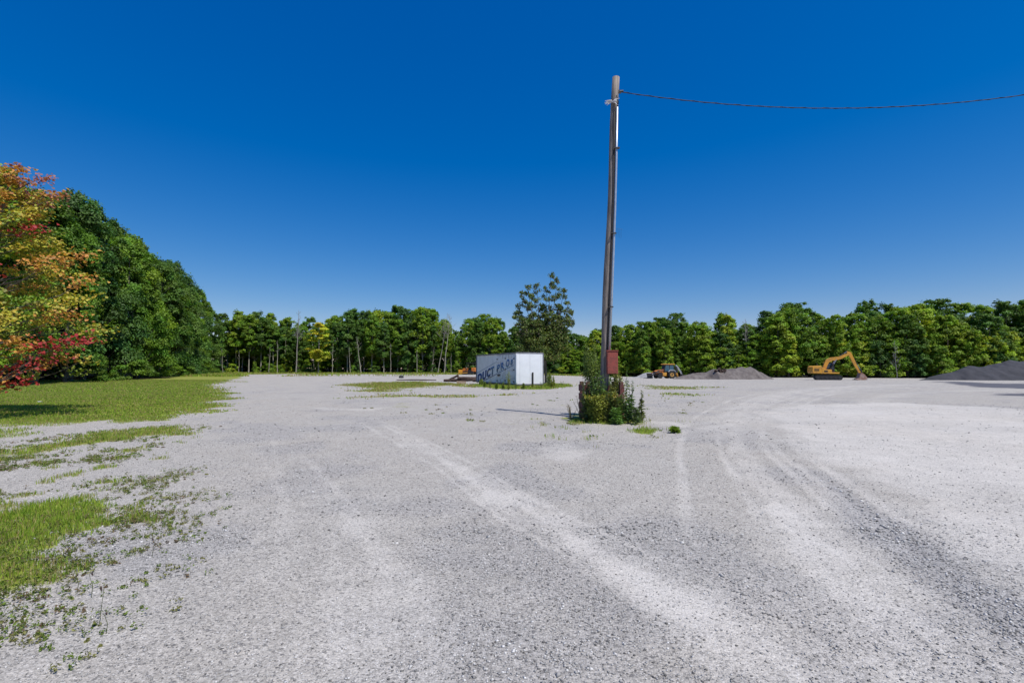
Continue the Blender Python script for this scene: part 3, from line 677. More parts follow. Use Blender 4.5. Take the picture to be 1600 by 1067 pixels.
for i, (k, X, Y, H, row, c, wd) in enumerate(plan):
    sec = section(pxof(X, Y)); sh = shade(c); key = (k, row, sec, sh); n = cnt.get(key, 0); cnt[key] = n+1
    desc = {'big': 'bushy tree', 'tall': 'bare-trunked tree', 'full': 'leafy tree', 'young': 'young tree', 'shrub': 'low shrub'}[k]
    rows = {'front': 'front row', 'edge': 'forest edge', 'middle': 'second row', 'back': 'back row'}[row]
    lab = '%s %s, %s from left at the %s %s' % (sh, desc, ORD[n], rows, sec); grp = '%ss of the %s' % (NM[k].replace('_', ' '), rows)
    place(k, rnd.randrange(5), NM[k], X, Y, H, c, lab, 'shrub' if k == 'shrub' else 'tree', grp, wd)

# far mass of the wood behind the rows
def woods_mass():
    pts = []
    for (x, y, nx, ny) in along([(-100, 34), (-62, 37)]+FRONT, 1.0):
        for q in range(80):
            o = 13+rnd.uniform(0, 9); X, Y = x+nx*o+rnd.uniform(-1, 1), y+ny*o+rnd.uniform(-1, 1)
            if abs(X) > 1.2*Y+8: continue
            pts.append((X, Y, rnd.uniform(0, 1)**1.6*hsky(X, Y)*.82*(.8+.2*math.sin(X*.6))))
    for q in range(9000):
        X, Y = rnd.uniform(-135, -84), rnd.uniform(152, 185); pts.append((X, Y, rnd.uniform(0, 1)**1.4*13))
    c = np.array(pts); c = c[forest_depth(c[:, 0], c[:, 1]) > 10.5]; n = len(c)
    V, Fc, T = leaf_quads(c, rg.normal(size=(n, 3))+np.array([0, -.4, .5]), rg.uniform(.9, 1.6, n), np.array([[.07, .12, .026]])*rg.uniform(.5, 1.3, (n, 1)), asp=.8)
    tag(link('far_woods', mesh_np('far_woods', V, Fc, M_leaf, T)), 'deep green mass of the wood behind the treeline', 'woods', kind='stuff')
woods_mass()
# extra bare stems in the gaps of the treeline
def bare_tree(name, x, y, H, r0, lean, seed, m_, label, nb=22, spread=.16, z0=.45):
    r = random.Random(seed); tubes = []; pts = []
    for i in range(9):
        t = i/8; pts.append((lean[0]*t+r.uniform(-.1, .1)*(i > 0), lean[1]*t, -.2+t*(H+.2)))
    tubes.append((pts, [r0*(1-.85*i/8) for i in range(9)]))
    for i in range(nb):
        t = z0+(.97-z0)*i/nb; a = r.uniform(0, 6.28); L = H*spread*(1.15-t)*r.uniform(.6, 1.3)
        p = (lean[0]*t, lean[1]*t, H*t); e = (p[0]+math.cos(a)*L, p[1]+math.sin(a)*L, p[2]+L*r.uniform(.7, 1.5))
        tubes.append(limb(p, e, r0*.3*(1.1-t), .02, sag=.1, n=3, r=r))
        for q in range(3):
            u = r.uniform(.35, .9); s = [p[j]*(1-u)+e[j]*u for j in range(3)]
            tubes.append(limb(s, (s[0]+r.uniform(-.5, .5)*L*.7, s[1]+r.uniform(-.5, .5)*L*.7, s[2]+r.uniform(.3, .9)*L*.6), .025, .012, n=2, r=r))
    root = empty(name, (x, y, gzf(x, y)), 0, label, 'tree')
    me = wood_mesh(tubes[:1], m_, 7); link('trunk', me, root)
    me2 = wood_mesh(tubes[1:], m_, 4); link('branches', me2, root)
def at(px, Y): return ((px-800)/F*Y, Y)
M_greybark = mat('grey_dead_bark', (.36, .33, .31), .9, var=.4, vscale=3)
x, y = at(463, 149.5); bare_tree('dead_tree', x, y, 19.5, .2, (.5, 0), 1, M_greybark, 'thin dead grey tree standing above the treeline just left of the yellow tree', nb=34, spread=.13, z0=.5)
x, y = at(694, 143); bare_tree('dead_tree', x, y, 17.5, .19, (1.6, 0), 2, M_palebark, 'pale leaning bare tree at the treeline left of the trailer', nb=30, spread=.26, z0=.6)
x, y = at(684, 144); bare_tree('dead_tree', x, y, 15, .17, (2.6, 0), 3, M_palebark, 'dead tree leaning right into the grey bare branches left of the trailer', nb=24, spread=.28, z0=.6)
x, y = at(565, 146); bare_tree('dead_tree', x, y, 11, .18, (-1.6, 0), 4, M_palebark, 'pale bare trunk leaning left into the tall clump right of the yellow tree', nb=14, spread=.2, z0=.6)
x, y = at(1166, 106); bare_tree('dead_tree', x, y, 12.5, .12, (0, 0), 5, M_greybark, 'bare twiggy treetop in the dip above the brown soil mound', nb=24, spread=.16, z0=.6)
x, y = at(1400, 96); bare_tree('dead_tree', x, y, 7.5, .09, (-.2, 0), 6, M_greybark, 'small dead grey sapling right of the excavator bucket', nb=20, spread=.16, z0=.2)
stems = [(349, 9), (374, 7), (421, 8), (434, 10), (519.5, 9), (548, 8), (611, 9), (652, 7), (675, 8), (705, 6)]
for i, (px, H) in enumerate(stems):
    x, y = at(px, 148.5-(px-340)*.013-rnd.uniform(0, .7))
    bare_tree('bare_stem', x, y, H, rnd.uniform(.09, .15), (rnd.uniform(-.8, .8), 0), 40+i, M_palebark,
              'slim pale trunk, %s from left of the bare stems before the woods' % ORD[i], nb=7, spread=.14, z0=.6)

# yellow tree
def yellow_tint(pos, c, k, r):
    t = np.clip((pos[:, 2]-3)/12, 0, 1)[:, None]; f = r.uniform(0, 1, (len(pos), 1))
    return np.where(f < .35+.4*t, np.array([[.60, .56, .04]]), np.array([[.34, .42, .03]]))
tr, cr, h0 = make_tree('y', 15.2, 3.6, 3.5, 46, 8500, .42, .2, M_palebark, seed=900, prof='round', rc=(.6, 1.1), flat=.6, tintf=yellow_tint)
x, y = at(498, 145.5); root = empty('yellow_tree', (x, y, gzf(x, y)), 0, 'yellow-leaved tree with a pale trunk standing in front of the green treeline', 'tree')
link('trunk', tr, root); link('crown', cr, root)

# tree behind the trailer: airy, several upright leaders
def airy_tree():
    r = np.random.default_rng(5); rr = random.Random(5); H = 11.0
    x, y = at(853, 50.5)
    root = empty('airy_tree', (x, y, gzf(x, y)), 0, 'sparse olive-green tree with upright leaders standing right behind the white trailer', 'tree')
    tubes = [([(0, 0, -.3), (-.02, 0, 1.2), (-.1, .02, 2.5), (-.2, 0, 3.6), (-.3, 0, 5)], [.16, .13, .12, .1, .08])]
    leaders = [(-2.9, .5, 7.9), (-1.9, -.5, 9.9), (-.95, .4, 10.4), (.5, -.3, 11.0), (1.25, .3, 10.7), (2.3, -.2, 8.0), (-2.4, -.9, 6.2), (1.7, .9, 7.8), (-.3, 1.2, 8.2), (2.1, -.9, 6.3), (-3.2, 0, 6.9), (2.85, 0, 7.1), (1.95, .3, 9.7), (-2.4, .3, 9.2), (.1, .2, 9.6), (-1.5, .5, 8.8)]
    C = []; Rr = []
    for i, e in enumerate(leaders):
        s = (-.15, 0, rr.uniform(2.0, 3.8)); mid = (s[0]+(e[0]-s[0])*.55, s[1]+(e[1]-s[1])*.5, s[2]+(e[2]-s[2])*.42)
        pts = smoothline([s, mid, e], 4); tubes.append((pts, list(np.linspace(.07, .012, len(pts)))))
        n = 9
        for j in range(n):
            t = .22+.78*j/(n-1); p = np.array(pts[min(int(t*(len(pts)-1)), len(pts)-1)])
            sp = .75*(1-t)+.12
            for q in range(3):
                a = r.uniform(0, 6.28); cpt = p+np.array([math.cos(a)*sp*1.5, math.sin(a)*sp*1.5, r.uniform(-.1, .45)])
                tubes.append(limb(p, cpt, .018, .008, n=2, r=rr)); C.append(cpt); Rr.append(.28+.42*(1-t)*r.uniform(.5, 1.2))
    for j in range(45):      # bushy lower skirt
        a = r.uniform(0, 6.28); q = math.sqrt(r.uniform(.1, 1)); C.append(np.array([-.3+math.cos(a)*q*2.9, math.sin(a)*q*2.4, r.uniform(2.6, 5.2)])); Rr.append(r.uniform(.35, .6))
        tubes.append(limb((-.2, 0, 2.4), C[-1], .03, .008, n=3, r=rr))
    C = np.array(C); Rr = np.array(Rr); nl = 34000; w = Rr**1.6; k = r.choice(len(C), nl, p=w/w.sum())
    d = r.normal(size=(nl, 3)); d /= np.linalg.norm(d, axis=1, keepdims=True)
    pos = C[k]+d*(Rr[k]*r.uniform(.2, 1.1, nl))[:, None]*np.array([1, 1, .8])
    nr = d*.4+np.array([0, 0, .3])+r.normal(size=(nl, 3))*.6
    f = r.uniform(0, 1, (nl, 1)); low = (pos[:, 2] < 4.8)[:, None]
    T = np.where(f < .5, np.array([[.10, .155, .035]]), np.where(f < .85, np.array([[.16, .20, .05]]), np.where(low, np.array([[.19, .17, .05]]), np.array([[.18, .14, .10]]))))*r.uniform(.7, 1.3, (nl, 1))
    V, Fc, T = leaf_quads(pos, nr, .2*r.uniform(.6, 1.3, nl), T)
    link('trunk', wood_mesh(tubes, M_bark, 5), root); link('crown', mesh_np('crown', V, Fc, M_leaf, T), root)
airy_tree()

# autumn maple at the near left
def maple():
    r = np.random.default_rng(8); rr = random.Random(8)
    X, Y = -18.2, 16.4
    root = empty('maple_tree', (X, Y, gzf(X, Y)), 0, 'young maple turning yellow, orange and red at the left end of the lawn', 'tree')
    H = 8.6; tubes = [([(0, 0, -.3), (.05, 0, 1.2), (.1, .05, 3), (.35, 0, 5.2), (.75, 0, 7.2), (1.0, 0, H-.25)], [.15, .12, .1, .07, .035, .01])]
    S = []        # sprays: centre, size, tilt dir, colour class
    for i in range(350):
        t = r.uniform(0, 1)**.85; z = 1.0+t*(H-1.5); a = r.uniform(0, 2*np.pi)
        L = (3.1*(1-t**2.1)+.5)*r.uniform(.3, 1)**.5*r.uniform(.8, 1.12)
        o = np.array([.75*t*t, 0, z-L*.30*(1.0-.2*t)]); o[2] = max(o[2], .35)
        c = np.array([o[0]+math.cos(a)*L, math.sin(a)*L, z])
        if c[2] < 2.6 and c[0] > 1.3 and c[1] > .6: continue
        if t < .12: c[2] += .25
        S.append((c, r.uniform(.28, .6)*(1-.3*t), a, L/(3.1*(1-t**2.1)+.5), t))
        if i % 4 == 0: tubes.append(limb((o[0], 0, max(.5, o[2])), c, .022, .005, sag=.05, n=4, r=rr))
    # sprays that stand out in the photo: low red and orange boughs reaching to the right, tips at the top
    ex = [((3.7, -.3, 2.55), .55, 'r'), ((3.0, -.4, 2.35), .6, 'r'), ((2.5, -.6, 1.75), .5, 'r'), ((2.1, -.8, 1.2), .6, 'r'), ((1.5, -.3, 8.3), .35, 'o'), ((.5, 0, 8.4), .3, 'y'), ((1.4, -.9, 1.1), .7, 'o'), ((3.2, -.2, 3.4), .6, 'o'), ((3.65, -.1, 4.5), .5, 'o'),
          ((2.9, -.3, 5.15), .65, 'o'), ((3.3, 0, 5.4), .5, 'o'), ((2.2, -.5, 6.2), .45, 'r'), ((1.0, -.9, 4.75), .6, 'r'), ((1.8, -.2, 7.9), .4, 'p'), ((2.1, 0, 8.15), .3, 'p'), ((2.3, 0, 7.55), .4, 'o'), ((2.6, 0, 7.5), .28, 'p'), ((1.0, 0, 8.55), .22, 'p'), ((.95, 0, 8.2), .28, 'p'), ((.6, -.6, 1.5), .7, 'o'), ((.9, -.9, 2.0), .6, 'o'), ((1.9, -.4, 2.4), .55, 'o'), ((1.2, -1, 3.1), .6, 'y')]
    P_, N_, K_, S_ = [], [], [], []
    def spray(c, s, a, cls, n):
        u = r.normal(size=(n, 2))*s*.5; ca_, sa_ = math.cos(a), math.sin(a)
        x = u[:, 0]*1.35*ca_-u[:, 1]*.75*sa_; y = u[:, 0]*1.35*sa_+u[:, 1]*.75*ca_
        z = r.normal(size=n)*s*.24+u[:, 0]*.12-np.abs(u[:, 1])*.15
        P_.append(np.stack([c[0]+x, c[1]+y, c[2]+z], 1)); nn = np.stack([r.normal(size=n)*.4+ca_*.2, r.normal(size=n)*.4+sa_*.2-.15, np.full(n, .6)], 1); N_.append(nn)
        K_.append(np.repeat(np.array([cls]), n, 0)*r.uniform(.65, 1.25, (n, 1))*np.stack([np.ones(n), r.uniform(.8, 1.2, n), np.ones(n)], 1)); S_.append(np.full(n, .12))
    CC = {'g': (.22, .27, .035), 'y': (.44, .38, .05), 'o': (.52, .26, .06), 'r': (.36, .04, .04), 'p': (.42, .17, .12)}
    for c, s, a, q, t in S:
        f = r.uniform(0, 1)
        if q > .8: cls = 'o' if f < .25 else ('y' if f < .70 else ('r' if f < .72 else 'g'))
        else: cls = 'y' if f < .42 else ('g' if f < .97 else 'o')
        if t < .2 and q > .5 and f < .5: cls = 'o' if f > .08 else 'r'
        if c[2] > 7.3: cls = 'y' if f < .6 else ('o' if f < .85 else 'p')
        spray(c, s, a, CC[cls], int(74*s/.5))
    for c, s, cl in ex:
        spray(np.array(c), s, 0.1, CC[cl], int(95*s/.5)); b = (c[0]*.1, 0, max(.6, c[2]-c[0]*.35)); tubes.append(limb(b, c, .03, .006, sag=.05, n=4, r=rr))
    # leafless low twigs
    for e in ((3.3, -1.0, 2.1), (3.0, -1.0, 1.75), (3.4, -1., 1.72), (2.3, -1.2, 1.25)): tubes.append(limb((1.2, -.8, .95), e, .022, .006, sag=.05, n=4, r=rr))
    for e in ((1.35, -.9, 1.0), (1.8, -.6, .55), (1.5, -1.2, .5), (1.2, -1.5, .6)): tubes.append(limb((.1, -.2, .3), e, .028, .006, sag=.02, n=4, r=rr))
    Pp = np.vstack(P_); V, Fc, T = leaf_quads(Pp, np.vstack(N_), np.concatenate(S_)*r.uniform(.6, 1.3, len(Pp)), np.vstack(K_), asp=.85)
    link('trunk', wood_mesh(tubes, M_bark, 6), root); link('crown', mesh_np('crown', V, Fc, M_leaf, T), root)
maple()

# ---------------------------------------------------------------- herbs round the pole and the trailer
def plant(name, x, y, h, style, col, label, cat='plant', seed=0, group=None, lean=0.):
    r = np.random.default_rng(seed); rr = random.Random(seed); z = gzf(x, y)+.01
    root = empty(name, (x, y, z), rr.uniform(0, 6.28), label, cat, group); tubes = []; P_, N_, S_, U_ = [], [], [], []; cols = []
    def lf(p, n, s, u, c): P_.append(p); N_.append(n); S_.append(s); U_.append(u); cols.append(c)
    ns = {'spike': 3, 'bush': 14, 'feather': 10, 'broad': 9, 'tall': 6, 'dry': 8}[style]
    for k in range(ns):
        a = r.uniform(0, 6.28); sp = {'spike': .12, 'bush': .5, 'feather': .2, 'broad': .2, 'tall': .2, 'dry': .45}[style]*h
        hh = h*r.uniform(.7, 1) if k else h
        e = np.array([math.cos(a)*sp*r.uniform(.2, 1), math.sin(a)*sp*r.uniform(.2, 1), hh]); b = np.array([e[0]*.15, e[1]*.15, 0])
        mid = (b+e)/2; mid[2] += hh*.08; pts = smoothline([tuple(b), tuple(mid), tuple(e)], 4)
        tubes.append((pts, list(np.linspace(.009, .003, len(pts)))))
        nl = {'spike': 60, 'bush': 120, 'feather': 240, 'broad': 40, 'tall': 46, 'dry': 34}[style]
        for j in range(nl):
            t = r.uniform(.08, 1); p = np.array(pts[min(int(t*(len(pts)-1)), len(pts)-2)]); p = p+(np.array(pts[min(int(t*(len(pts)-1))+1, len(pts)-1)])-p)*r.uniform(0, 1)
            b_ = r.uniform(0, 6.28); d = np.array([math.cos(b_), math.sin(b_), r.uniform(-.2, .7)])
            ls = {'spike': .13*(1.15-t)+.03, 'bush': .065, 'feather': .055, 'broad': .17*(1.2-t*.7), 'tall': .15*(1.2-t*.8), 'dry': .03}[style]*r.uniform(.7, 1.2)
            off = {'spike': .5*ls, 'bush': r.uniform(0, .12), 'feather': r.uniform(0, .26)*(1.25-t), 'broad': .55*ls, 'tall': .5*ls, 'dry': r.uniform(0, .05)}[style]
            q = p+d*off; n = np.cross(d, [0, 0, 1.]); n = np.cross(n, d)+r.normal(size=3)*.25
            if style in ('bush', 'feather'): n = r.normal(size=3)+np.array([0, 0, .6]); 
            c = np.array(col)*r.uniform(.65, 1.35)
            if style == 'bush' and t > .8 and r.uniform() < .35: c = np.array([.32, .26, .04])
            lf(q, n, ls, d, c)
    V, Fc, T = leaf_quads(np.array(P_), np.array(N_), np.array(S_), np.array(cols), asp=.42 if style in ('spike', 'tall', 'broad') else .7, up=np.array(U_))
    link('stem', wood_mesh(tubes, M_stem, 4), root); link('leaves', mesh_np('leaves', V, Fc, M_leaf, T), root)
    return root
M_stem = mat('green_stem', (.10, .12, .04), .8, var=.4, vscale=10)
G_ = [  # px, py of the foot, height, style, colour, label
    (938, 652, 2.35, 'feather', (0.174, 0.232, 0.051), 'tall feathery yellow-green sapling against the left side of the pole', 'sapling'),
    (925, 650, 1.95, 'feather', (0.145, 0.217, 0.051), 'feathery sapling leaning out left of the tallest one by the pole', 'sapling'),
    (950, 650, 1.45, 'broad', (0.102, 0.189, 0.058), 'broad-leaved vine plant over the top of the red boards', 'plant'),
    (934, 660, 1.5, 'broad', (0.102, 0.174, 0.051), 'broad-leaved weed in front of the left red boards', 'plant'),
    (936, 661, .8, 'bush', (0.246, 0.275, 0.043), 'yellow-flowering bushy weed in front of the red boards', 'plant'),
    (924, 660, .80, 'bush', (0.174, 0.232, 0.043), 'rounded green weed at the left foot of the red boards', 'plant'),
    (947, 661, .6, 'dry', (0.189, 0.246, 0.051), 'small bushy weed in the middle of the pole clump', 'plant'),
    (958, 661, .82, 'tall', (0.087, 0.174, 0.058), 'dark leafy weed just right of the yellow-flowering one', 'plant'),
    (967, 657, 1.5, 'feather', (0.246, 0.261, 0.072), 'pale seeding weed in front of the right red post', 'plant'),
    (976, 656, 1.55, 'spike', (0.102, 0.189, 0.043), 'tallest spiky weed right of the red box', 'plant'),
    (970, 662, .85, 'tall', (0.080, 0.160, 0.065), 'low dark broad-leaved weed below the tallest spiky weed', 'plant'),
    (986, 657, 1.18, 'spike', (0.087, 0.174, 0.043), 'spiky green weed, second from the right end of the clump', 'plant'),
    (981, 662, .72, 'tall', (0.087, 0.160, 0.058), 'short broad-leaved weed near the right end of the clump', 'plant'),
    (1002, 660, .92, 'spike', (0.145, 0.174, 0.058), 'thin brownish spiky weed at the far right of the clump', 'plant'),
    (994, 663, .5, 'tall', (0.116, 0.174, 0.072), 'short weed between the two right-hand spikes', 'plant'),
    (910, 657, .75, 'dry', (0.145, 0.116, 0.072), 'dark wiry weed at the left corner of the red boards', 'plant'),
    (893, 657, .5, 'dry', (0.232, 0.174, 0.116), 'dry brown wiry weed at the far left of the clump', 'plant'),
    (914, 660, 1.25, 'tall', (0.087, 0.131, 0.058), 'tall dark weed against the left red post', 'plant'),
    (963, 663, .45, 'broad', (0.131, 0.246, 0.065), 'fresh green low weed at the front foot of the clump', 'plant'),
    (926, 659, 1.15, 'tall', (.08, .14, .05), 'dark leafy weed hiding the left part of the boards', 'plant'),
    (940, 658, 1.15, 'broad', (.09, .15, .05), 'large-leaved weed hanging over the middle of the boards', 'plant'),
    (952, 660, 1.0, 'tall', (.08, .15, .05), 'upright dark weed in front of the middle boards', 'plant'),
    (968, 662, .8, 'tall', (.13, .18, .05), 'bushy weed in front of the right boards under the red box', 'plant'),
    (930, 650, 2.15, 'feather', (.15, .22, .05), 'second tall feathery sapling left of the pole', 'sapling'),
    (947, 660, .9, 'bush', (.17, .2, .045), 'yellowish weed just right of the flowering one', 'plant'),
    (1054, 676, .13, 'tall', (0.174, 0.261, 0.043), 'small green tuft right of the pole clump', 'plant'),
]
for i, (px, py, h, st, c, lab, cat) in enumerate(G_):
    x, y = P(px, py); plant('sapling' if cat == 'sapling' else 'weed_plant', x, y, h, st, c, lab, cat, 70+i, 'weeds round the foot of the pole')
T_ = [(757, 605, .5), (766, 607, .62), (776, 608, .45), (786, 608.5, .6), (795, 609, 1.35), (806, 608.5, .5), (818, 608, .45), (832, 607.5, .35), (846, 606.5, .5), (858, 605.5, 1.25), (866, 605, .95), (878, 604, .5), (752, 603, .6), (862, 607, .7)]
for i, (px, py, h) in enumerate(T_):
    x, y = P(px, py)
    plant('weed_plant', x, y, h, ['tall', 'dry', 'tall', 'spike', 'tall', 'dry', 'tall', 'spike', 'dry', 'feather', 'tall', 'dry', 'feather', 'tall'][i], [(.18, .24, .05), (.24, .28, .06), (.14, .22, .045)][i % 3],
          ('tall pale weed in front of the trailer doors', 'yellow-green weed clump at the right rear corner of the trailer')[(i == 9)] if i in (4, 9) else '%s weed from the left along the foot of the trailer' % ORD[sorted(range(len(T_)), key=lambda q: T_[q][0]).index(i)], 'plant', 150+i, 'weeds along the foot of the trailer')
# stalks standing in the near gravel
def stalk(px, py, h, seed, label):
    x, y = P(px, py); r = random.Random(seed); z = gzf(x, y); root = empty('seed_stalk', (x, y, z), 0, label, 'plant', 'dry stalks in the near gravel')
    b = MB(); b.tube([(0, 0, -.02), (.01, 0, h*.5), (r.uniform(-.03, .03), 0, h)], [.0022, .0018, .0014], 5); b.build('stem', M_stem, root)
    b = MB(); b.tube([(r.uniform(-.01, .01), 0, h*.93), (0, 0, h), (0, 0, h*1.07)], [.003, .006, .002], 6); b.build('seed_head', M_log, root)
for i, (px, py, h) in enumerate(((155, 975, .22), (142, 935, .17), (237, 872, .16), (165, 990, .12), (120, 925, .12))):
    stalk(px, py, h, i, ['tallest thin stalk in the near left gravel', 'thin stalk just behind the tallest one', 'dark dry stalk at the edge of the sparse weeds', 'short stalk in front of the tallest one', 'leftmost short stalk near the lawn edge'][i])

# ---------------------------------------------------------------- utility pole, wire, boards
PB = D(941, 655, 15.15); PB.z = 0; PT = D(962.5, 122, 15.15)
pole = empty('utility_pole', (PB.x, PB.y, gzf(PB.x, PB.y)), 0, 'tall leaning weathered wooden utility pole rising from a clump of weeds', 'pole')
d = PT-PB
def pp(t, off=(0, 0, 0)): return (d.x*t+off[0], d.y*t+off[1], d.z*t+off[2])
b = MB(); pts = [pp(i/14) for i in range(15)]
pts = [(p[0]+.02*math.sin(i*.9), p[1], p[2]) for i, p in enumerate(pts)]; pts[0] = (pts[0][0], 0, -.3)
b.tube(pts, [.135-.022*i/14 for i in range(15)], 18); b.build('shaft', M_pole, pole, smooth=True)
def pxoff(px, py, Y): q = D(px, py, Y); return (q.x-PB.x, q.y-PB.y, q.z)
b = MB(); b.tube([pxoff(964.5, 168, 15.0), pxoff(963, 250, 15.0), pxoff(961, 330, 15.0), pxoff(956.5, 450, 15.0), pxoff(952, 552, 14.98)], .036, 12); b.build('conduit', M_pipe, pole, smooth=True)
b = MB(); b.tube([pxoff(963.5, 150, 14.98), pxoff(966, 160, 14.95), pxoff(964.5, 168, 15.0)], .02, 8); b.tube([pxoff(960, 175, 15.02), pxoff(958, 300, 15.02), pxoff(952, 480, 15.0), pxoff(948, 560, 15)], .02, 8); b.build('cable', M_black, pole, smooth=True)
for py in (232, 365, 480):
    b = MB(); q = pxoff(np.interp(py, [122, 655], [962.5, 941])+6, py, 14.98); b.box(q, (.16, .10, .03)); b.build('strap', M_dark, pole)
b = MB(); q0 = pxoff(968, 144, 15.1); b.box((q0[0], q0[1], q0[2]), (.10, .05, .10)); b.tube([(q0[0], q0[1], q0[2]), (q0[0]+.12, q0[1], q0[2]+.02)], .035, 10); b.build('bracket', M_dark, pole)
# frayed white wrapping at the service head
r = random.Random(3); b = MB()
for i in range(26):
    s = pxoff(957, 160, 15.0); a = r.uniform(-.8, .8); L = r.uniform(.10, .26)
    if i < 17: e = (s[0]-L*math.cos(a)*1.0, s[1]+r.uniform(-.1, .1), s[2]+L*math.sin(a)*.5-.02)
    else: e = (s[0]+L*math.cos(a)*.9, s[1]-.05+r.uniform(-.06, .06), s[2]-.05+L*math.sin(a)*.8)
    b.tube([s, ((s[0]+e[0])/2, (s[1]+e[1])/2, (s[2]+e[2])/2+.03), e], [.012, .018, .006], 5)
b.build('frayed_wrapping', M_rag, pole)
# wire: sagging service line twisted of two strands
a0 = D(969, 144, 15.12); c1, c2 = -.1617, .01166
def wz(X): dd = X-a0.x; return a0.z+c1*dd*.98+c2*dd*dd
b = MB(); N = 220; Xs = [a0.x+27*i/N for i in range(N+1)]
b.tube([(x_, 15.12, wz(x_)) for x_ in Xs], .0125, 6)
b.tube([(x_, 15.12+.017*math.cos(i*1.1), wz(x_)+.017*math.sin(i*1.1)) for i, x_ in enumerate(Xs)], .006, 5)
tag(b.build('overhead_wire', M_black), 'black twisted overhead wire sagging from the pole out to the right', 'wire')
b = MB()
for i in range(4):
    x_ = a0.x+.35+.09*i; b.tube([(x_, 15.1, wz(x_)), (x_+.02, 15.1, wz(x_)-.2-.1*i), (x_-.03, 15.1, wz(x_)-.5-.03*i)], .004, 4)
b.tube([(a0.x+.05, 15.1, wz(a0.x)-.1), (a0.x+.3, 15.1, wz(a0.x)-.03), (a0.x+.75, 15.1, wz(a0.x+.75))], .005, 5)
b.build('loose_strands', M_dark, pole)
# red box on the pole
bx = D(956.5, 566.5, 14.86)
g = empty('meter_box', (bx.x, bx.y, 0), R(-4), 'upright rust-red metal box fixed to the pole above the weeds', 'box')
b = MB(); b.box((0, 0, bx.z), (.33, .16, .69)); b.build('case', M_red, g, bevel=.008)
b = MB(); b.box((0, -.088, bx.z-.01), (.30, .015, .64)); b.build('cover', M_red, g, bevel=.004)
b = MB(); b.box((0, -.01, bx.z+.36), (.36, .2, .025)); b.build('top_flange', M_red, g, bevel=.004)
# guard of red boards
g = empty('board_guard', (D(939.5, 655, 15.1).x, 15.1, 0), R(6), 'box of faded red boards around the foot of the pole, half hidden by weeds', 'guard')
for sx in (-1, 1):
    for sy in (-1, 1):
        b = MB(); b.box((sx*.52, sy*.36, .58), (.11, .11, 1.2)); b.build('post', M_redwood, g, bevel=.006)
for sy in (-1, 1):
    for k in range(4):
        if sy < 0 and k == 3: continue
        b = MB(); b.box((rnd.uniform(-.01, .01), sy*.435, .16+.27*k), (1.12, .035, .2), rot=(0, rnd.uniform(-.015, .015), 0)); b.build('board', M_redwood, g, bevel=.004)
for sx in (-1, 1):
    for k in range(4):
        b = MB(); b.box((sx*.595, 0, .18+.27*k), (.035, .78, .2)); b.build('board', M_redwood, g, bevel=.004)

# ---------------------------------------------------------------- trailer
NC = Vector((P(807, 605)[0], P(807, 605)[1], 0)); dirL = Vector((-4.1, 9.0, 0)).normalized(); dirW = Vector((9.0, 4.1, 0)).normalized()
LT, WT, ZB, ZT = 9.6, 2.52, .20, 2.86
rz = math.atan2(dirL.y, dirL.x)          # local x runs from the near corner to the far end; local y = to the left of that
g = empty('box_trailer', NC, rz, 'white box trailer body with blue lettering standing on the gravel in front of the woods', 'trailer')
SID = -1
# local +x = along the length (away), local -y = to the right (width direction)
b = MB(); b.box((LT/2, -WT/2, (ZB+ZT)/2), (LT-.06, WT-.06, ZT-ZB-.06)); b.build('body', M_whited, g)
b = MB(); b.box((-.0, -WT/2, (ZB+ZT)/2), (.05, WT-.12, ZT-ZB-.14)); 
b.build('front_panel', M_white, g)
b = MB()
for yy in (.3, 1.25, 2.3): b.box((-.027, -yy, (ZB+ZT)/2), (.006, .008, ZT-ZB-.16))
b.build('panel_seams', M_trim, g)
for (c_, d_) in (((LT/2, -WT/2, ZT), (LT+.05, WT+.05, .10)), ((LT/2, -WT/2, ZB+.02), (LT+.05, WT+.05, .12))):
    b = MB(); b.box(c_, d_); b.build('rail', M_trim, g, bevel=.01)
for (cx_, cy_) in ((0, 0), (LT, 0), (0, -WT), (LT, -WT)):
    b = MB(); b.box((cx_, cy_, (ZB+ZT)/2), (.10, .10, ZT-ZB-.1)); b.build('corner_post', M_trim if cx_ or cy_ else M_whited, g, bevel=.01)
b = MB(); b.box((LT/2, -WT/2, ZT+.055), (LT-.1, WT-.1, .02)); b.build('roof', M_trim, g)
b = MB()
for xx in (.5, 3, 6, LT-.5): b.box((xx, -WT/2, .06), (.3, WT-.3, .22))
b.build('skids', M_log, g)
# side doors (near part of the long side, +y face), flush panels set proud
DX0, DX1 = .42, 4.15
for k, (a, c_) in enumerate(((DX0, 2.25), (2.28, DX1))):
    b = MB(); b.box(((a+c_)/2, 0, (ZB+ZT)/2+.0), (c_-a, .05, ZT-ZB-.2)); dr = b.build('door', M_door, g, bevel=.005)
    for zz in (.45, 1.45, 2.4):
        b = MB(); b.box((c_-.06 if k else a+.06, .035, zz), (.22, .03, .09)); b.build('hinge', M_black, dr)
    for zz in (.5, 1.5, 2.45):
        b = MB(); b.box((2.26, .04, zz), (.14, .03, .12)); b.build('latch', M_black, dr) if k == 0 else b.bm.free()
b = MB(); b.box((3.7, .045, .98), (.55, .05, .12)); b.build('lock_bar', M_black, g, bevel=.004)
b = MB(); b.box((3.75, .04, .86), (.45, .02, .06)); b.build('rust_streak', M_rust, g)
b = MB(); b.box((-.09, -1.48, .62), (.05, .13, 1.24)); b.build('upright_bar', M_black, g, bevel=.004)
b = MB(); b.box((-.35, -1.3, .05), (.3, 2.0, .10)); b.build('step_board', M_cut, g)
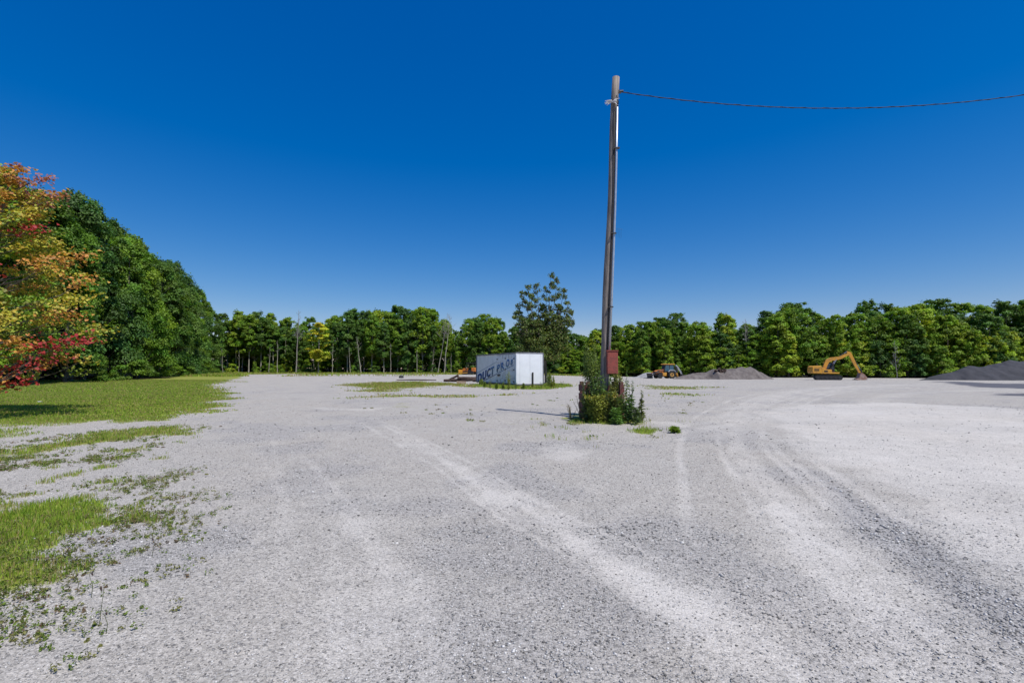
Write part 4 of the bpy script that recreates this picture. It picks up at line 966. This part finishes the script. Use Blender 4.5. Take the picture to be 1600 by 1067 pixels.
# the lettering runs uphill from the far end towards the near end; reading direction = -x local on the +y face
SL = .21
def letter(ch, xloc, zloc, size, wide, m_, nm='lettering', off=.045, ph=0):
    cu = bpy.data.curves.new('t', 'FONT'); cu.body = ch; cu.size = 1; cu.extrude = .0; cu.offset = .045
    o = bpy.data.objects.new('t', cu); COL.objects.link(o); dg = bpy.context.evaluated_depsgraph_get(); me = bpy.data.meshes.new_from_object(o.evaluated_get(dg))
    bpy.data.objects.remove(o); co = np.zeros(len(me.vertices)*3); me.vertices.foreach_get('co', co); co = co.reshape(-1, 3)
    x = (co[:, 0]-co[:, 0].min())/(co[:, 0].max()-co[:, 0].min()); y = co[:, 1]-co[:, 1].min(); y /= y.max()
    X = xloc-x*wide; Z = zloc+y*size+x*wide*SL
    me.vertices.foreach_set('co', np.stack([X-y*size*.10, np.full(len(x), off), Z], 1).ravel()); me.update(); me.materials.clear(); me.materials.append(m_)
    o = link(nm, me, g); s = o.modifiers.new('thick', 'SOLIDIFY'); s.thickness = .004
    return o
for ch, x0_, x1_, hh_, m__, o_ in (('D', 9.3, 8.15, .84, M_navy, .012), ('U', 7.95, 6.95, .84, M_navy, .012), ('C', 6.75, 5.9, .84, M_navy, .012), ('T', 5.8, 5.0, .8, M_fblue, .012),
                                ('P', 4.2, 3.5, .68, M_fblue, .035), ('R', 3.3, 2.5, .68, M_fblue, .035), ('O', 2.15, 1.4, .68, M_fblue, .035), ('s', 1.15, .7, .5, M_fblue, .035)):
    letter(ch, x0_, .22+.21*(8.7-x0_), hh_, x0_-x1_, m__, off=o_)
def stripe(x0, x1, zo, m_, off, th=.05):
    b = MB(); L_ = x0-x1; z0 = zo+(8.7-x0)*SL; z1 = zo+(8.7-x1)*SL
    vs = [b.bm.verts.new(p) for p in ((x0, off, z0), (x1, off, z1), (x1, off, z1+th), (x0, off, z0+th))]; b.bm.faces.new(vs)
    o = b.build('stripe', m_, g); s = o.modifiers.new('thick', 'SOLIDIFY'); s.thickness = .004
stripe(8.1, DX1+.1, .10, M_navy, .012, .06); stripe(DX1-.1, .5, .10, M_fblue, .036, .06)
stripe(LT-.2, DX1+.1, 1.22, M_fblue, .012, .03)

# ---------------------------------------------------------------- debris left of the trailer
dx, dy = P(716, 596.5)
g = empty('log_heap', (dx, dy, gzf(dx, dy)), 0, 'low heap of dark rotten logs on the gravel left of the trailer', 'logs')
r = random.Random(9)
for i, (ox, L, a, z, rad, tilt) in enumerate(((-.9, 1.6, .1, .16, .16, .0), (-.55, 1.2, -.3, .2, .13, .45), (.4, 2.4, .06, .18, .17, .03), (1.5, 2.6, -.05, .22, .2, .02), (1.0, 2.2, .2, .46, .15, -.02), (2.4, 1.5, .3, .2, .18, 0))):
    b = MB(); c_, s_ = math.cos(a), math.sin(a); n = 6
    b.tube([(ox+(t/n-.5)*L*c_, (t/n-.5)*L*s_+r.uniform(-.03, .03), z+(t/n)*L*tilt) for t in range(n+1)], [rad*r.uniform(.85, 1.1) for t in range(n+1)], 9); b.build('log', M_log, g)
dx, dy = P(712, 598.5)
tag(link('cut_board', (lambda b: (b.box((0, 0, .12), (1.0, .25, .22), rot=(0, .03, .1)), b.build('cut_board', M_cut))[1])(MB()).data, None, (dx+.6, dy, gzf(dx, dy))), 'pale sawn block lying in front of the dark logs', 'block')
for o in list(bpy.data.objects):
    if o.name.startswith('cut_board') and 'label' not in o: bpy.data.objects.remove(o)
dx, dy = P(652, 595)
b = MB(); b.tube([(dx-2.6, dy, .10), (dx-1, dy+.2, .13), (dx+.8, dy, .12), (dx+2.4, dy-.2, .10)], [.05, .07, .07, .05], 9)
tag(b.build('fallen_log', M_log), 'long thin fallen log beyond the grass patch', 'log')
x_, y_ = P(627, 590.5); b = MB(); b.box((x_, y_, .22), (.8, .5, .45), rot=(0, 0, .4), taper=.7); tag(b.build('rock', M_dark, bevel=.08), 'single dark lump on the far gravel left of the log', 'rock')
x_, y_ = P(62, 629.5); b = MB(); b.box((x_, y_, .05), (.16, .07, .04), rot=(.2, 0, .4)); tag(b.build('litter', M_rag), 'scrap of white litter on the lawn', 'litter')

# ---------------------------------------------------------------- stockpiles
def pile(name, pts_base, prof, mcol, label, cat, rough, seed, kind=None, Y0=None):
    """prof: list of (X, height) along the ridge; depth half-width from height"""
    Xs = np.array([p[0] for p in prof]); Hs = np.array([p[1] for p in prof])
    nx, ny = 220, 90; x0, x1 = Xs.min(), Xs.max(); hw = Hs.max()*1.75
    gx, gy = np.meshgrid(np.linspace(x0, x1, nx), np.linspace(-hw, hw, ny)); h = np.interp(gx, Xs, Hs)
    sl = h-np.abs(gy+.4*(fbm(gx*.3, gy*0+3, seed)-.5)*2)*.62
    z = np.where(sl > h*.72, h*.72+(sl-h*.72)*.55, sl)
    z = z+(fbm(gx*.5, gy*.5, seed+3, 5)-.5)*rough*np.clip(h, .2, 1.6)+(fbm(gx*2.2, gy*2.2, seed+4, 3)-.5)*.16
    z = np.maximum(z, -.25)
    cx, cy = (x0+x1)/2, Y0
    V = np.stack([(gx-cx).ravel(), gy.ravel(), z.ravel()], 1); k = np.arange(nx-1); q = []
    for j in range(ny-1): q.append(np.stack([j*nx+k, j*nx+k+1, (j+1)*nx+k+1, (j+1)*nx+k], 1))
    o = link(name, mesh_np(name, V, np.vstack(q), mcol, smooth=True), None, (cx, cy, gzf(cx, cy)))
    return tag(o, label, cat)
M_soil = mat('grey_brown_soil', (.165, .145, .135), .95, col2=(.09, .075, .07), vscale=.9, edge=.5, bump=1., bscale=4)
M_mill = mat('black_asphalt_millings', (.044, .044, .053), .9, col2=(.026, .027, .034), vscale=.8, edge=.5, bump=1., bscale=5)
M_grv = mat('pale_gravel_heap', (.33, .33, .34), .95, var=.25, vscale=3, bump=.8, bscale=6)
def X_(px, Y): return (px-800)/F*Y
def H_(py, Y): return (575-py)/F*Y+CAMH+.33
Y = 88; pile('soil_mound', None, [(X_(a, Y), max(0, H_(c, Y)*1.16)) for a, c in ((1050, 592), (1066, 586.5), (1088, 582.5), (1103, 581), (1112, 575.5), (1125, 576), (1145, 574.5), (1160, 572.5), (1172, 573), (1185, 580), (1200, 587), (1210, 592))], M_soil,
     'low grey-brown soil mound between the backhoe and the excavator', 'mound', .5, 3, Y0=Y)
Y = 98; pile('gravel_heap', None, [(X_(a, Y), max(0, H_(c, Y))) for a, c in ((980, 592), (995, 587), (1008, 580.5), (1016, 580.5), (1026, 584), (1040, 592))], M_grv, 'small pale gravel heap left of the backhoe', 'heap', .15, 5, Y0=Y)
Y = 76; pile('asphalt_mound', None, [(X_(a, Y), max(0, H_(c, Y))) for a, c in ((1432, 594), (1460, 586), (1482, 579), (1500, 573), (1516, 570), (1540, 568), (1560, 564), (1580, 560), (1610, 557.5), (1660, 555), (1720, 556), (1800, 565), (1860, 594))], M_mill,
     'large black mound of asphalt millings at the right edge', 'mound', .5, 9, Y0=Y)
# clods in the bite of the soil mound
r = random.Random(2); b = MB()
for i in range(22):
    px = r.uniform(1118, 1134); q = D(px, r.uniform(576, 588), 86.2); s = r.uniform(.25, .6); b.box(q, (s, s, s*.7), rot=(r.uniform(0, 3), r.uniform(0, 3), r.uniform(0, 3)), taper=.6)
tag(b.build('soil_clods', M_log, bevel=.05), 'dark clods tumbled on the front of the soil mound', 'clods', kind='stuff')

# ---------------------------------------------------------------- machines (local: x forward, y left, z up)
def stadium(x0, x1, z0, z1, n=8):
    r_ = (z1-z0)/2; zc = (z0+z1)/2; p = []
    for i in range(n+1): a = -math.pi/2+math.pi*i/n; p.append((x1-r_+math.cos(a)*r_, zc+math.sin(a)*r_))
    for i in range(n+1): a = math.pi/2+math.pi*i/n; p.append((x0+r_+math.cos(a)*r_, zc+math.sin(a)*r_))
    return p
def track(g, x0, x1, y0, y1, h):
    b = MB(); b.prism(stadium(x0, x1, .0, h), y0, y1)
    n = int((x1-x0)/.2)
    for i in range(n):
        xx = x0+h*.45+(x1-x0-h*.9)*i/(n-1); b.box((xx, (y0+y1)/2, h+.015), (.07, y1-y0+.02, .05)); b.box((xx, (y0+y1)/2, .0), (.07, y1-y0+.02, .05))
    t = b.build('track', M_black, g)
    b = MB()
    for xx in np.linspace(x0+h*.5, x1-h*.5, 6): b.tube([(xx, y0-.03, h*.45), (xx, y1+.03, h*.45)], h*(.36 if xx in (x0+h*.5, x1-h*.5) else .24), 14)
    b.build('rollers', M_dark, t)
def ram(g, a, c_, r0=.07):
    a, c_ = Vector(a), Vector(c_); m_ = a+(c_-a)*.6; b = MB(); b.tube([a, m_], r0, 10); o = b.build('hydraulic_ram', M_dark, g); b = MB(); b.tube([m_, c_], r0*.55, 8); b.build('rod', M_chrome, o)
# excavator: undercarriage turned a little to the camera, house facing right
ex, ey = D(1291, 592, 79).x, 79
g = empty('excavator', (ex, ey, gzf(ex, ey)), R(-14), 'yellow tracked excavator with its boom arched and bucket resting on the gravel', 'excavator')
track(g, -2.0, 1.9, -1.3, -.75, .78); track(g, -1.5, 2.4, .75, 1.3, .78)
b = MB(); b.box((0, 0, .55), (2.2, 1.6, .4)); b.tube([(0, 0, .6), (0, 0, 1.02)], .6, 20); b.build('undercarriage', M_dark, g)
b = MB(); b.box((-.1, 0, 1.12), (3.2, 2.4, .2)); b.build('deck', M_yel, g, bevel=.03)
b = MB(); b.prism([(-2.2, 1.05), (-1.0, 1.05), (-1.0, 2.2), (-1.1, 2.28), (-2.0, 2.28), (-2.3, 2.1), (-2.36, 1.3)], -1.22, 1.22); b.build('counterweight', M_yel, g, bevel=.08)
b = MB(); b.prism([(-1.0, 1.22), (.45, 1.22), (.45, 1.62), (.3, 1.68), (-.55, 1.7), (-.8, 2.0), (-1.0, 2.1)], -1.2, -.35); b.build('engine_cover', M_yel, g, bevel=.04)
b = MB(); b.tube([(-1.4, -.5, 2.25), (-1.4, -.5, 2.55), (-1.5, -.5, 2.62)], .06, 8); b.build('exhaust', M_dark, g)
for k in range(4):
    b = MB(); b.box((-1.7, -1.235, 1.5+.14*k), (.7, .02, .05)); b.build('vent_slot', M_dark, g) if k < 3 else b.bm.free()
b = MB(); b.box((-.4, -1.215, 1.42), (.5, .03, .22)); b.build('side_hatch', M_dark, g)
cab = MB(); cab.prism([(-.05, 1.2), (1.35, 1.2), (1.38, 1.9), (1.15, 2.78), (.1, 2.8), (-.05, 2.6)], .3, 1.2); cabo = cab.build('cab', M_dark, g, bevel=.05)
b = MB(); b.prism([(.12, 1.7), (1.2, 1.7), (1.22, 1.95), (1.05, 2.66), (.15, 2.66)], .285, 1.215); b.build('window', M_glass, cabo)
b = MB(); b.prism([(1.33, 1.35), (1.40, 1.35), (1.405, 1.9), (1.2, 2.66), (1.13, 2.66)], .38, 1.12); b.build('window', M_glass, cabo)
b = MB(); b.box((.6, .75, 2.84), (1.3, 1.0, .06)); b.build('roof', M_yel, cabo, bevel=.02)
# boom (arched), stick, bucket
def thick(path, w0, y0, y1, g, nm, m_, bev=.03):
    up, dn = [], []
    for i, (x_, z_, w_) in enumerate(path):
        a = path[max(i-1, 0)]; c_ = path[min(i+1, len(path)-1)]; tx, tz = c_[0]-a[0], c_[1]-a[1]; l = math.hypot(tx, tz); nx_, nz_ = -tz/l, tx/l
        up.append((x_+nx_*w_/2, z_+nz_*w_/2)); dn.append((x_-nx_*w_/2, z_-nz_*w_/2))
    b = MB()
    for i in range(len(path)-1): b.prism([dn[i], dn[i+1], up[i+1], up[i]], y0, y1)
    bmesh.ops.remove_doubles(b.bm, verts=b.bm.verts[:], dist=.001)
    return b.build(nm, m_, g)
thick([(-.30, 1.55, .40), (-.12, 2.3, .5), (.22, 3.05, .58), (.75, 3.35, .56), (2.0, 3.55, .46), (2.7, 3.9, .42), (3.35, 4.25, .32)], 0, -.2, .12, g, 'boom', M_yel)
thick([(3.05, 4.55, .2), (3.4, 4.35, .46), (3.75, 3.5, .42), (4.2, 2.35, .34), (4.75, 1.15, .24)], 0, -.17, .09, g, 'stick', M_yel)
ram(g, (2.0, -.04, 3.86), (3.12, -.04, 4.6)); ram(g, (3.85, -.04, 3.75), (4.85, -.04, 1.7), .06); ram(g, (.5, -.32, 1.5), (1.5, -.26, 3.35), .08); ram(g, (.5, .24, 1.5), (1.5, .18, 3.35), .08)
thick([(4.85, 1.75, .14), (5.05, 1.35, .14), (5.0, .95, .14)], 0, -.14, .06, g, 'bucket_link', M_dark)
b = MB(); b.prism([(4.7, 1.2), (5.1, 1.05), (5.55, .45), (5.6, .12), (5.35, .02), (4.3, .0), (4.05, .1), (4.15, .2), (4.45, .35), (4.55, .7)], -.62, .54); b.build('bucket', M_rust, g, bevel=.02)
b = MB()
for k in range(5): b.box((4.0, -.54+.25*k, .07), (.28, .09, .07))
b.build('bucket_teeth', M_dark, g)
b = MB(); b.box((-1.0, -1.0, 1.75), (1.6, .04, .04)); b.tube([(-.9, -1.15, 1.7), (-.9, -1.15, 2.15), (.2, -1.15, 2.05), (.3, -1.15, 1.65)], .025, 6); b.build('handrail', M_dark, g)

def wheel(g, x, y, r_, w_, nm='wheel', rimm=None):
    b = MB(); n = 28
    pr = [(r_*.55, -w_/2), (r_*.9, -w_/2), (r_, -w_*.35), (r_, w_*.35), (r_*.9, w_/2), (r_*.55, w_/2)]; rings = []
    for k in range(n):
        a = 2*math.pi*k/n; rings.append([b.bm.verts.new((x+math.cos(a)*q, y+w2, r_+math.sin(a)*q)) for q, w2 in pr])
    for k in range(n):
        for j in range(len(pr)): b.bm.faces.new((rings[k][j], rings[k][(j+1) % len(pr)], rings[(k+1) % n][(j+1) % len(pr)], rings[(k+1) % n][j]))
    for k in range(n):
        a = 2*math.pi*k/n; b.box((x+math.cos(a)*r_, y, r_+math.sin(a)*r_), (.05, w_*.9, .05), rot=(0, -a, 0))
    t = b.build(nm, M_black, g)
    b = MB(); b.tube([(x, y-w_*.38, r_), (x, y+w_*.38, r_)], r_*.56, 22); rm = b.build('rim', rimm or M_rim, t)
    b = MB(); b.tube([(x, y-w_*.46, r_), (x, y+w_*.46, r_)], r_*.2, 12); b.build('hub', M_dark, t)
# backhoe loader, facing left (local x forward -> world -x)
bx_, by_ = X_(1038, 93), 93
g = empty('backhoe_loader', (bx_, by_, gzf(bx_, by_)), R(180+9), 'yellow and black backhoe loader parked between the pale heap and the soil mound', 'backhoe')
for s in (-1, 1): wheel(g, -.95, s*.95, .74, .42, 'rear_wheel'); wheel(g, 1.35, s*.85, .47, .30, 'front_wheel', M_dark)
b = MB(); b.prism([(-1.9, .55), (1.9, .5), (1.95, .85), (.5, 1.0), (-1.9, 1.1)], -.42, .42); b.build('chassis', M_dark, g, bevel=.03)
b = MB(); b.prism([(.35, .9), (2.0, .85), (2.05, 1.35), (1.6, 1.55), (.35, 1.72)], -.42, .42); b.build('hood', M_orange, g, bevel=.06)
b = MB(); b.prism([(1.95, .75), (2.12, .8), (2.12, 1.3), (1.95, 1.38)], -.4, .4); b.build('grille', M_black, g)
for s in (-1, 1):
    b = MB(); b.box((.35, s*.62, .78), (.85, .34, .62)); b.build('side_tank', M_yel, g, bevel=.05)
    b = MB(); b.prism([(-1.75, 1.25), (-1.5, 1.6), (-.5, 1.66), (-.15, 1.3), (-.25, 1.22), (-.6, 1.5), (-1.4, 1.48), (-1.65, 1.2)], s*.95-.2, s*.95+.2); b.build('fender', M_chrome if s > 0 else M_dark, g)
cabp = [(-1.6, 1.15), (.35, 1.15), (.42, 1.6), (.1, 2.62), (-1.45, 2.62), (-1.65, 1.9)]
b = MB(); b.prism(cabp, -.66, .66); cb = b.build('cab', M_dark, g, bevel=.03)
for x0_, x1_ in ((-1.5, -.72), (-.62, .12)):
    b = MB(); b.prism([(x0_, 1.45), (x1_+.14*(x1_ > 0), 1.45), (x1_-.05, 2.52), (x0_+.05, 2.52)], -.675, .675); b.build('window', M_glass, cb)
b = MB(); b.prism([(-1.75, 2.62), (.35, 2.62), (.42, 2.7), (.3, 2.78), (-1.7, 2.8)], -.76, .76); b.build('roof', M_yel, cb, bevel=.02)
for s in (-1, 1):
    thick([(.55, 1.5, .2), (1.5, 1.45, .22), (2.4, .95, .2), (2.95, .4, .18)], 0, s*.62-.06, s*.62+.06, g, 'loader_arm', M_dark if s > 0 else M_orange)
    ram(g, (.7, s*.72, .95), (1.9, s*.72, 1.2), .05); ram(g, (1.3, s*.5, 1.5), (2.9, s*.5, .75), .045)
b = MB(); b.prism([(2.95, .75), (3.1, 1.0), (3.2, .95), (3.05, .3), (3.1, .12), (3.85, .06), (3.85, .0), (3.0, .0), (2.9, .15)], -1.1, 1.1); b.build('loader_bucket', M_dark, g, bevel=.01)
b = MB(); b.box((-2.0, 0, .75), (.35, 1.9, .5)); b.build('rear_frame', M_yel, g, bevel=.03)
for s in (-1, 1): thick([(-2.0, .95, .16), (-2.15, .4, .14), (-2.2, .08, .14)], 0, s*1.0-.08, s*1.0+.08, g, 'stabilizer_leg', M_yel)
thick([(-2.15, .7, .3), (-2.55, 1.5, .34), (-2.35, 2.15, .3), (-2.15, 2.35, .2)], 0, -.14, .14, g, 'boom', M_dark)
thick([(-2.25, 2.5, .2), (-2.6, 2.2, .26), (-3.25, 1.35, .22), (-3.5, .75, .18)], 0, -.12, .12, g, 'dipper', M_chrome)
b = MB(); b.prism([(-3.35, .8), (-3.65, .75), (-3.9, .35), (-3.75, .05), (-3.1, .05), (-3.0, .2), (-3.3, .4)], -.3, .3); b.build('digging_bucket', M_dark, g)
ram(g, (-2.3, 0, 1.1), (-2.75, 0, 2.2), .06)
# orange machine half hidden behind the trailer
mx, my = X_(733, 119), 119
g = empty('crawler_dozer', (mx, my, gzf(mx, my)), R(165), 'orange crawler machine parked under the trees, half hidden behind the trailer', 'bulldozer')
track(g, -1.6, 1.4, -1.05, -.6, .8); track(g, -1.6, 1.4, .6, 1.05, .8)
b = MB(); b.prism([(.1, .6), (1.5, .6), (1.55, 1.35), (1.3, 1.5), (.1, 1.6)], -.5, .5); b.build('hood', M_orange, g, bevel=.05)
b = MB(); b.prism([(-1.9, .7), (-.9, .7), (-.9, 1.7), (-1.8, 1.6)], -.85, .85); b.build('rear_body', M_orange, g, bevel=.05)
b = MB(); b.box((-.4, 0, .95), (1.1, 1.0, .5)); b.build('seat_deck', M_dark, g)
cn = MB(); cn.box((-.5, 0, 2.75), (1.9, 1.6, .12)); cno = cn.build('canopy', M_dark, g, bevel=.03)
for sx in (-1.3, .3):
    for sy in (-.7, .7): b = MB(); b.box((sx, sy, 1.95), (.09, .09, 1.6)); b.build('canopy_post', M_dark, cno)
b = MB(); b.prism([(2.1, .05), (2.3, .0), (2.2, .5), (2.25, 1.15), (2.12, 1.2), (2.05, .6)], -1.4, 1.4); b.build('blade', M_yel, g)
for s in (-1, 1): thick([(0, .45, .2), (2.1, .35, .18)], 0, s*1.2-.07, s*1.2+.07, g, 'push_arm', M_yel)
b = MB(); b.tube([(.9, .2, 1.5), (.9, .2, 2.2)], .06, 8); b.build('exhaust', M_dark, g)
